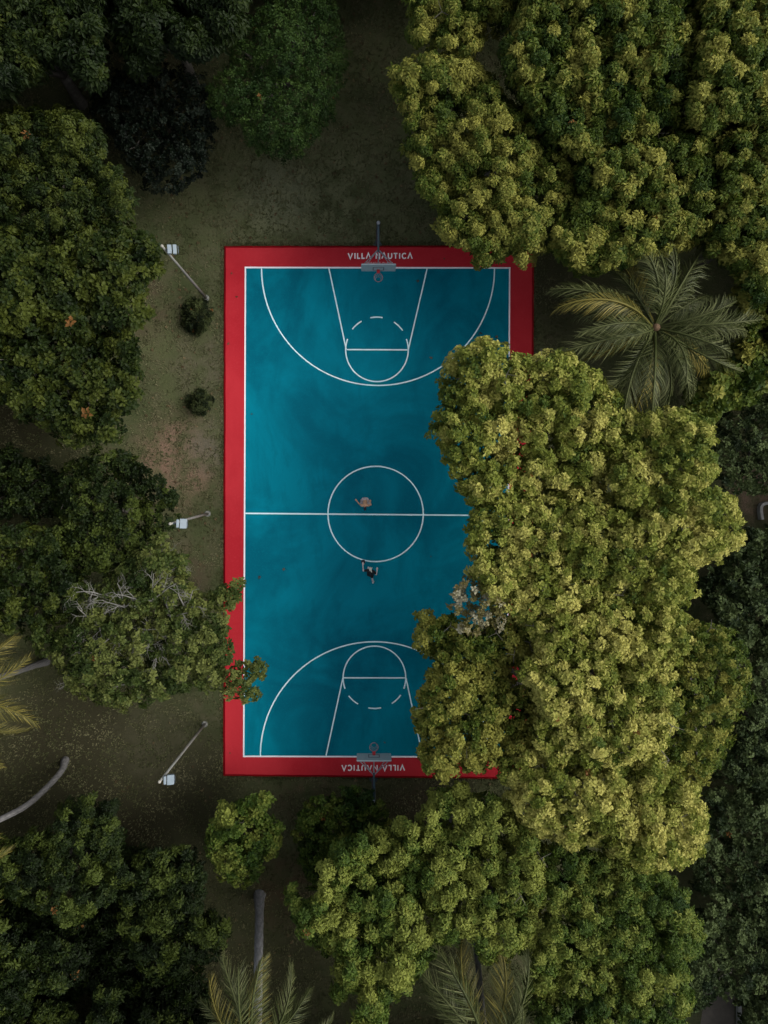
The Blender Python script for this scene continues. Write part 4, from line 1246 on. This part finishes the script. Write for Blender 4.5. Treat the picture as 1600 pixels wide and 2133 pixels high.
def bare_branch(root, start_px, dirs, z0, length):
    g = random.Random(int(start_px[0] * 7 + start_px[1]))
    a = W(*start_px, z0) - root.location
    bm_ = bmesh.new()

    def grow(p, d, L_, r, depth):
        n = 4
        pts, rad = [p.copy()], [r]
        q = p.copy(); dd = d.copy()
        for i in range(n):
            dd = (dd + Vector((g.gauss(0, .15), g.gauss(0, .15), g.gauss(0, .08)))).normalized()
            q = q + dd * L_ / n
            pts.append(q.copy()); rad.append(r * (1 - 0.62 * (i + 1) / n))
        add_tube(bm_, pts, rad, 5)
        if depth > 0:
            for i in range(1, n + 1):
                for _ in range(1 if depth > 1 else 2):
                    if g.random() < 0.68:
                        ang = g.choice((-1, 1)) * g.uniform(0.5, 1.1)
                        nd_ = Matrix.Rotation(ang, 3, 'Z') @ dd
                        nd_.z = g.uniform(0.05, 0.5); nd_.normalize()
                        grow(pts[i], nd_, L_ * g.uniform(0.38, 0.62), rad[i] * 0.72, depth - 1)
    for ang in dirs:
        grow(a, Vector((math.cos(R(ang)), math.sin(R(ang)), 0.35)).normalized(), length * g.uniform(0.7, 1.1), 0.040, 2)
    from_bm('branch', bm_, BARK_PALE, root)


for sp_, dirs, z0, ln in (((205, 1300), (60, 130, 200, 280), 5.6, 1.5), ((260, 1265), (30, 100, 170), 6.0, 1.3), ((318, 1252), (95, 150, 20), 6.3, 1.6),
                          ((235, 1320), (40, 250, 300), 5.8, 1.4), ((355, 1285), (20, -40, 120), 6.0, 1.4), ((385, 1265), (60, 0, 110), 6.0, 1.2),
                          ((290, 1310), (250, 320, 350), 6.0, 1.3), ((270, 1425), (60, 170, 10), 5.2, 1.3), ((225, 1242), (170, 190), 5.8, 1.4),
                          ((335, 1350), (-60, -100), 5.9, 1.3), ((170, 1400), (100, 220), 5.0, 1.0), ((350, 1190), (100, 30), 5.6, 1.1)):
    bare_branch(dryt, sp_, dirs, z0 + 1.15, ln)

# small round shrubs on the lawn
tree('round_shrub', 'dark shrub with a few orange flowers right below the upper left floodlight pole',
     [(378, 655), (384, 632), (402, 620), (425, 622), (440, 640), (445, 662), (436, 684), (418, 698), (396, 696), (382, 680)],
     1.3, 0.2, SH, 'broad', jag=1.2, sp=4.2, size=0.115, L=22, bump_=0.3, Redge=32, dome_k=0.8, tuft=10, tb=0.15, tint0=0.45, tvar=0.25, trunk=False, cat='shrub', dry=0.02, layers=2)
tree('round_shrub', 'smaller dark shrub alone on the lawn left of the court',
     [(389, 832), (396, 818), (412, 811), (430, 815), (441, 830), (438, 850), (424, 862), (404, 860), (393, 848)],
     1.0, 0.2, SH, 'broad', jag=1.2, sp=4.2, size=0.11, L=20, bump_=0.25, Redge=26, dome_k=0.8, tuft=10, tb=0.15, tint0=0.40, tvar=0.25, trunk=False, cat='shrub', dry=0.0, layers=2)


# unseen trees added all round beyond the frame to keep stray light out
def added_woodland():
    g = np.random.default_rng(404)
    x0, x1, y0, y1 = -135, 1720, -120, 2250
    sp = 30
    gx, gy = np.meshgrid(np.arange(-950, 2550, sp), np.arange(-950, 3080, sp))
    P = np.stack([gx.ravel(), gy.ravel()], 1) + g.uniform(-14, 14, (gx.size, 2))
    P = P[~((P[:, 0] > x0) & (P[:, 0] < x1) & (P[:, 1] > y0) & (P[:, 1] < y1))]
    P = P[~((P[:, 0] > 1500) & (P[:, 0] < 1980) & (P[:, 1] > 700)) & ~((P[:, 0] > 1400) & (P[:, 0] < 1580) & (P[:, 1] > 2000) & (P[:, 1] < 2600))]  # clearings left so light reaches the right edge and the path
    h = 8.0 + 1.6 * wnoise(P, 260, 3) + 1.2 * wnoise(P, 95, 4)
    pos, sz, tt = [], [], []
    for dz, pr in ((0, 1.0), (1.6, 0.8), (3.6, 0.6), (5.6, 0.5)):
        k = g.uniform(0, 1, len(P)) < pr
        z = np.maximum(h[k] - dz - g.uniform(0, 1, k.sum()), 0.5)
        pos.append(W_np(P[k], z))
        sz.append(g.uniform(0.7, 1.1, k.sum())); tt.append(np.clip(0.45 + 0.2 * wnoise(P[k], 120, 8) + g.normal(0, .08, k.sum()), 0.05, 0.8))
    pos, sz, tt = map(np.concatenate, (pos, sz, tt))
    nrm = np.stack([g.normal(0, .4, len(pos)), g.normal(0, .4, len(pos)), np.ones(len(pos))], 1)
    v, f, tv = scatter('rosette', pos, nrm, sz, tt, g)
    tag(link_mesh('added_woodland', np_mesh('added_woodland', v, f, tv), M_), 'unseen green trees added beyond the edges of the view to block light', 'added_woodland', kind='stuff')


added_woodland()

# ------------------------------------------------------------------ palms
def frond_mesh(length, up0, droop, n, seed, twist=0.0, leaf_len=0.86, hang=0.5):
    """A pinnate frond along +X from the origin: midrib tube and folded leaflets."""
    g = np.random.default_rng(seed)
    ts = np.linspace(0, 1, 15)
    ang = up0 - droop * ts ** 1.5
    seg = length / 14
    x = np.concatenate([[0], np.cumsum(np.cos(ang[:-1]) * seg)])
    z = np.concatenate([[0], np.cumsum(np.sin(ang[:-1]) * seg)])
    y = twist * ts ** 2 * length
    mid = np.stack([x, y, z], 1)
    V_, F_, T_, MI = [], [], [], []
    for i in range(15):   # midrib, triangular section
        r = 0.062 * (1 - 0.8 * ts[i]) + 0.012
        for (a, b) in ((-1, 0), (1, 0), (0, 1)):
            V_.append(mid[i] + np.array([0, a * r, b * r * 0.9])); T_.append(0.5)
    for i in range(14):
        for k in range(3):
            p, q = i * 3 + k, i * 3 + (k + 1) % 3
            F_ += [(p, q, q + 3), (p, q + 3, p + 3)]; MI += [1, 1]
    for s in (-1, 1):
        for i in range(n):
            if g.uniform() < 0.12: continue
            t = 0.16 + 0.84 * (i + g.uniform(-.45, .45)) / n
            t = min(max(t, 0.14), 0.995)
            p = np.array([np.interp(t, ts, mid[:, k]) for k in range(3)]) - np.array([0, 0, 0.035])
            a = np.interp(t, ts, ang)
            L_ = leaf_len * (0.35 + 1.0 * math.sin(math.pi * min(1, t * 0.80 + 0.16))) * g.uniform(0.8, 1.1)
            sweep = 0.66 + 0.55 * t + g.normal(0, 0.10)
            h = hang * g.uniform(0.4, 1.7)
            fw = np.array([math.cos(a), 0, math.sin(a)])
            d1 = fw * math.sin(sweep) + np.array([0, s * math.cos(sweep), -0.04]); d1 /= np.linalg.norm(d1)
            m1 = p + d1 * L_ * 0.5
            d2 = d1 + np.array([0, 0, -h]); d2 /= np.linalg.norm(d2)
            tip = m1 + d2 * L_ * 0.55
            w = fw * 0.017
            b = len(V_)
            V_ += [p - w, p + w, m1 + w * 1.2, m1 - w * 1.2, tip]
            tt = 0.45 + g.normal(0, 0.16)
            T_ += [tt] * 4 + [tt + 0.12]
            F_ += [(b, b + 1, b + 2), (b, b + 2, b + 3), (b + 3, b + 2, b + 4)]; MI += [0, 0, 0]
    me = np_mesh('frond', np.array(V_), np.array(F_, dtype=np.int32), np.clip(np.array(T_), 0.05, 0.93))
    me.polygons.foreach_set('material_index', np.array(MI, dtype=np.int32))
    return me


FR = []
for mi, (L_, u, dr) in enumerate(((4.4, 62, 95), (4.6, 45, 85), (4.5, 28, 75), (4.2, 12, 70), (3.9, -8, 60), (3.6, 75, 60))):
    row = []
    for v_ in range(4):
        me = frond_mesh(L_, R(u), R(dr), 62, 50 + mi * 5 + v_, twist=(-0.10, 0.11, -0.03, 0.05)[v_], hang=0.75 + 0.14 * mi)
        row.append(me)
    FR.append(row)


def palm(label, base, crown_c, fronds, mat, seed, trunk_r=0.16, mids=None, dead=0):
    root = empty('palm_tree', (base.x, base.y, 0), label, 'palm tree', 'coconut palms')
    c = crown_c - Vector((base.x, base.y, 0))
    bm_ = bmesh.new()
    pts = [Vector((0, 0, -0.1)), Vector((0, 0, 0.12))] + [m - Vector((base.x, base.y, 0)) for m in (mids or [])] + [c]
    if not mids:
        pts = [Vector((0, 0, -0.1)), Vector((0, 0, 0.15))] + [c * f for f in (0.15, 0.3, 0.45, 0.6, 0.75, 0.9)] + [c]
    rad = [trunk_r * 1.75, trunk_r * 1.45] + [trunk_r * (1.08 - 0.3 * i / len(pts)) for i in range(len(pts) - 2)]
    # smooth: insert Catmull-Rom points
    P, Q = [], []
    for i in range(len(pts) - 1):
        p0, p1, p2, p3 = pts[max(i - 1, 0)], pts[i], pts[i + 1], pts[min(i + 2, len(pts) - 1)]
        for k in range(5):
            f = k / 5
            P.append(0.5 * ((2 * p1) + (p2 - p0) * f + (2 * p0 - 5 * p1 + 4 * p2 - p3) * f * f + (3 * p1 - p0 - 3 * p2 + p3) * f ** 3))
            rr = rad[i] + (rad[i + 1] - rad[i]) * f
            Q.append(rr * (1.04 if k % 2 else 0.97))
    P.append(pts[-1]); Q.append(rad[-1])
    add_tube(bm_, P, Q, 12)
    from_bm('trunk', bm_, PALM_BARK_PALE if seed == 8 else PALM_BARK, root, True)
    g = random.Random(seed)
    bm_ = bmesh.new(); add_ball(bm_, c + Vector((0, 0, 0.05)), 0.2, 1, 1, 1.5, 12)
    from_bm('crown_heart', bm_, flat_mat('brown_crown_fibre', (0.12, 0.07, 0.035), 0.9), root, True)
    for (az, tier, sc) in fronds:
        me = FR[tier][g.randrange(4)]
        yellow = isinstance(mat, str)
        m2 = [FROND_Y if (mat == 'y' or g.random() < 0.12) else FROND, RACHIS]
        key = me.name + m2[0].name
        if key not in FCACHE:
            cp = me.copy()
            cp.materials.clear()
            for m_ in m2: cp.materials.append(m_)
            FCACHE[key] = cp
        o = link_mesh('frond', FCACHE[key], None, root)
        o.location = c + Vector((math.cos(R(az)) * 0.12, math.sin(R(az)) * 0.12, 0.1))
        o.rotation_euler = (R(g.uniform(-38, 38)), R(g.uniform(-9, 7)), R(az + g.uniform(-8, 8)))
        o.scale = (sc, sc * g.uniform(0.9, 1.05), sc)
    return root


FCACHE = {}
g_ = random.Random(3)
fr = []
for i, az in enumerate((2, 20, 33, 58, 66, 84, 101, 128, 152, 160, 176, 192, 204, 222, 240, 247, 262, 271, 298, 306, 320, 345)):
    fr.append((az + g_.uniform(-5, 5), (2, 1, 3, 2, 3)[i % 5], g_.uniform(0.78, 1.10)))
fr += [(163, 2, 1.16), (178, 1, 1.12), (196, 2, 1.14)]
for az in (30, 110, 190, 275, 335):
    fr.append((az, 0, 0.8))
for az in (70, 160, 250, 300, 10, 120, 210, 335):
    fr.append((az, 4, 1.05))
pb = W(1290, 740)
palm('large palm with radiating fronds right of the red border', W(1325, 875), W(1364, 684, 9.6), fr, 'g', 5)
fr2 = [(94, 1, 1.15), (84, 2, 0.9), (118, 2, 0.95), (101, 3, 1.05), (89, 2, 1.02), (73, 2, 1.02), (55, 3, 0.95), (108, 0, 0.8), (140, 3, 0.8), (38, 3, 0.8), (165, 3, 0.8), (15, 3, .85), (195, 3, .9), (220, 2, .9), (250, 2, .9), (290, 2, .9), (325, 2, .9)]
palm('palm with a pale leaning trunk at the bottom edge, lower left', W(541, 1864), W(535, 2195, 10.4), fr2, 'g', 8, 0.22)
fr3 = [(114, 2, 1.18), (131, 3, 1.12), (103, 3, 1.1), (82, 2, 1.15), (62, 2, 1.18), (72, 0, 0.8), (148, 3, .9), (42, 3, 0.95), (20, 3, .9), (168, 2, .9), (190, 2, .9), (215, 2, .9), (250, 2, .9), (290, 2, .9), (330, 2, .9)]
palm('palm at the bottom edge with fronds rising between two green trees', W(985, 1900), W(1012, 2178, 9.0), fr3, 'g', 13, 0.15)
fr4 = [(40, 3, 0.95), (22, 2, 1.0), (-12, 2, 1.0), (-38, 3, 0.95), (4, 0, 0.8), (70, 2, .9), (110, 2, .9), (150, 2, .9), (190, 2, .9), (230, 2, .9), (270, 2, .9), (310, 2, .95)]
palm('palm whose yellowing fronds reach in from the left edge', W(96, 1378), W(-115, 1450, 9.0), fr4, 'y', 21)
palm('palm with a long curved grey trunk leaning out of the left edge', W(137, 1584), W(-170, 1775, 8.5),
     [(az, (2, 3, 1)[i % 3], 1.0) for i, az in enumerate(range(-40, 320, 26))], 'y', 34, 0.155,
     mids=[W(128, 1606, 1.0), W(98, 1640, 2.4), (W(55, 1678, 4.0)), W(0, 1707, 5.6), W(-80, 1742, 7.2)])


# ------------------------------------------------------------------ grass and litter
def blades(n, x0, x1, y0, y1, size, skip):
    g = np.random.default_rng(77)
    P = np.stack([g.uniform(x0, x1, n), g.uniform(y0, y1, n)], 1)
    court = (P[:, 0] > 464) & (P[:, 0] < 1112) & (P[:, 1] > 510) & (P[:, 1] < 1620)
    P = P[~court]
    keep = g.uniform(0, 1, len(P)) < 0.62 + 0.38 * wnoise(P, 60, 5)
    P = P[keep]
    e = g.uniform(0, 1, 5200); side = g.integers(0, 4, 5200); o_ = np.abs(g.normal(0, 2.2, 5200))
    E = np.stack([np.where(side == 0, 465.5 - o_, np.where(side == 1, 1112 + o_, 466 + 644 * e)),
                  np.where(side == 2, 511 - o_, np.where(side == 3, 1619 + o_, 511 + 1106 * e))], 1)
    P = np.concatenate([P, E])
    base = W_np(P, np.zeros(len(P)))
    m = 3
    base = np.repeat(base, m, axis=0)
    base[:, :2] += g.normal(0, 0.05, (len(base), 2))
    k = len(base)
    a = g.uniform(0, 2 * np.pi, k); h = size * g.uniform(0.5, 1.3, k); lean = g.uniform(0.4, 1.3, k)
    s = np.stack([-np.sin(a), np.cos(a), np.zeros(k)], 1) * (0.02 + 0.02 * g.uniform(0, 1, k))[:, None]
    tip = base + np.stack([np.cos(a) * h * lean, np.sin(a) * h * lean, h], 1)
    V_ = np.stack([base - s, base + s, tip], 1).reshape(-1, 3)
    F_ = np.arange(3 * k, dtype=np.int32).reshape(-1, 3)
    t = np.repeat(np.clip(0.42 + 0.16 * wnoise(base[:, :2], 3.0, 9) + g.normal(0, 0.15, k), 0.03, 0.92), 3)
    return np_mesh('grass', V_, F_, t)


me = blades(120000, -80, 1180, -60, 2180, 0.085, None)
tag(link_mesh('grass', me, GRASS), 'short dry grass over the lawn around the court', 'grass', kind='stuff')

g = np.random.default_rng(5)
n = 1700
P = np.stack([g.uniform(200, 1120, n), g.uniform(-20, 2150, n)], 1)
oncourt = (P[:, 0] > 470) & (P[:, 0] < 1108) & (P[:, 1] > 515) & (P[:, 1] < 1616)
keepc = ~oncourt
P = P[keepc]
P = P[(P[:, 0] > 250 + 60 * g.normal(0, 1, len(P))) | (g.uniform(0, 1, len(P)) < 0.25)]
P = P[(P[:, 1] < 1420) | (g.uniform(0, 1, len(P)) < 0.35)]
zz = np.full(len(P), 0.05)
Q = np.stack([np.where(g.uniform(0, 1, 28) < 0.6, 1050 - np.abs(g.normal(0, 110, 28)), 475 + np.abs(g.normal(0, 45, 28))), g.uniform(530, 1600, 28)], 1)
P = np.concatenate([P, Q]); zz = np.concatenate([zz, np.full(28, ZE + 0.012)])
v, f, tv = scatter('broad', W_np(P, zz), np.stack([g.normal(0, .2, len(P)), g.normal(0, .2, len(P)), np.ones(len(P))], 1), g.uniform(0.05, 0.12, len(P)), g.uniform(0.2, 0.8, len(P)), g)
tag(link_mesh('leaf_litter', np_mesh('leaf_litter', v, f, tv), LITTER), 'dry fallen leaves strewn over the lawn and court edges', 'fallen leaves', kind='stuff')

if __name__ == '__main__':
    pass
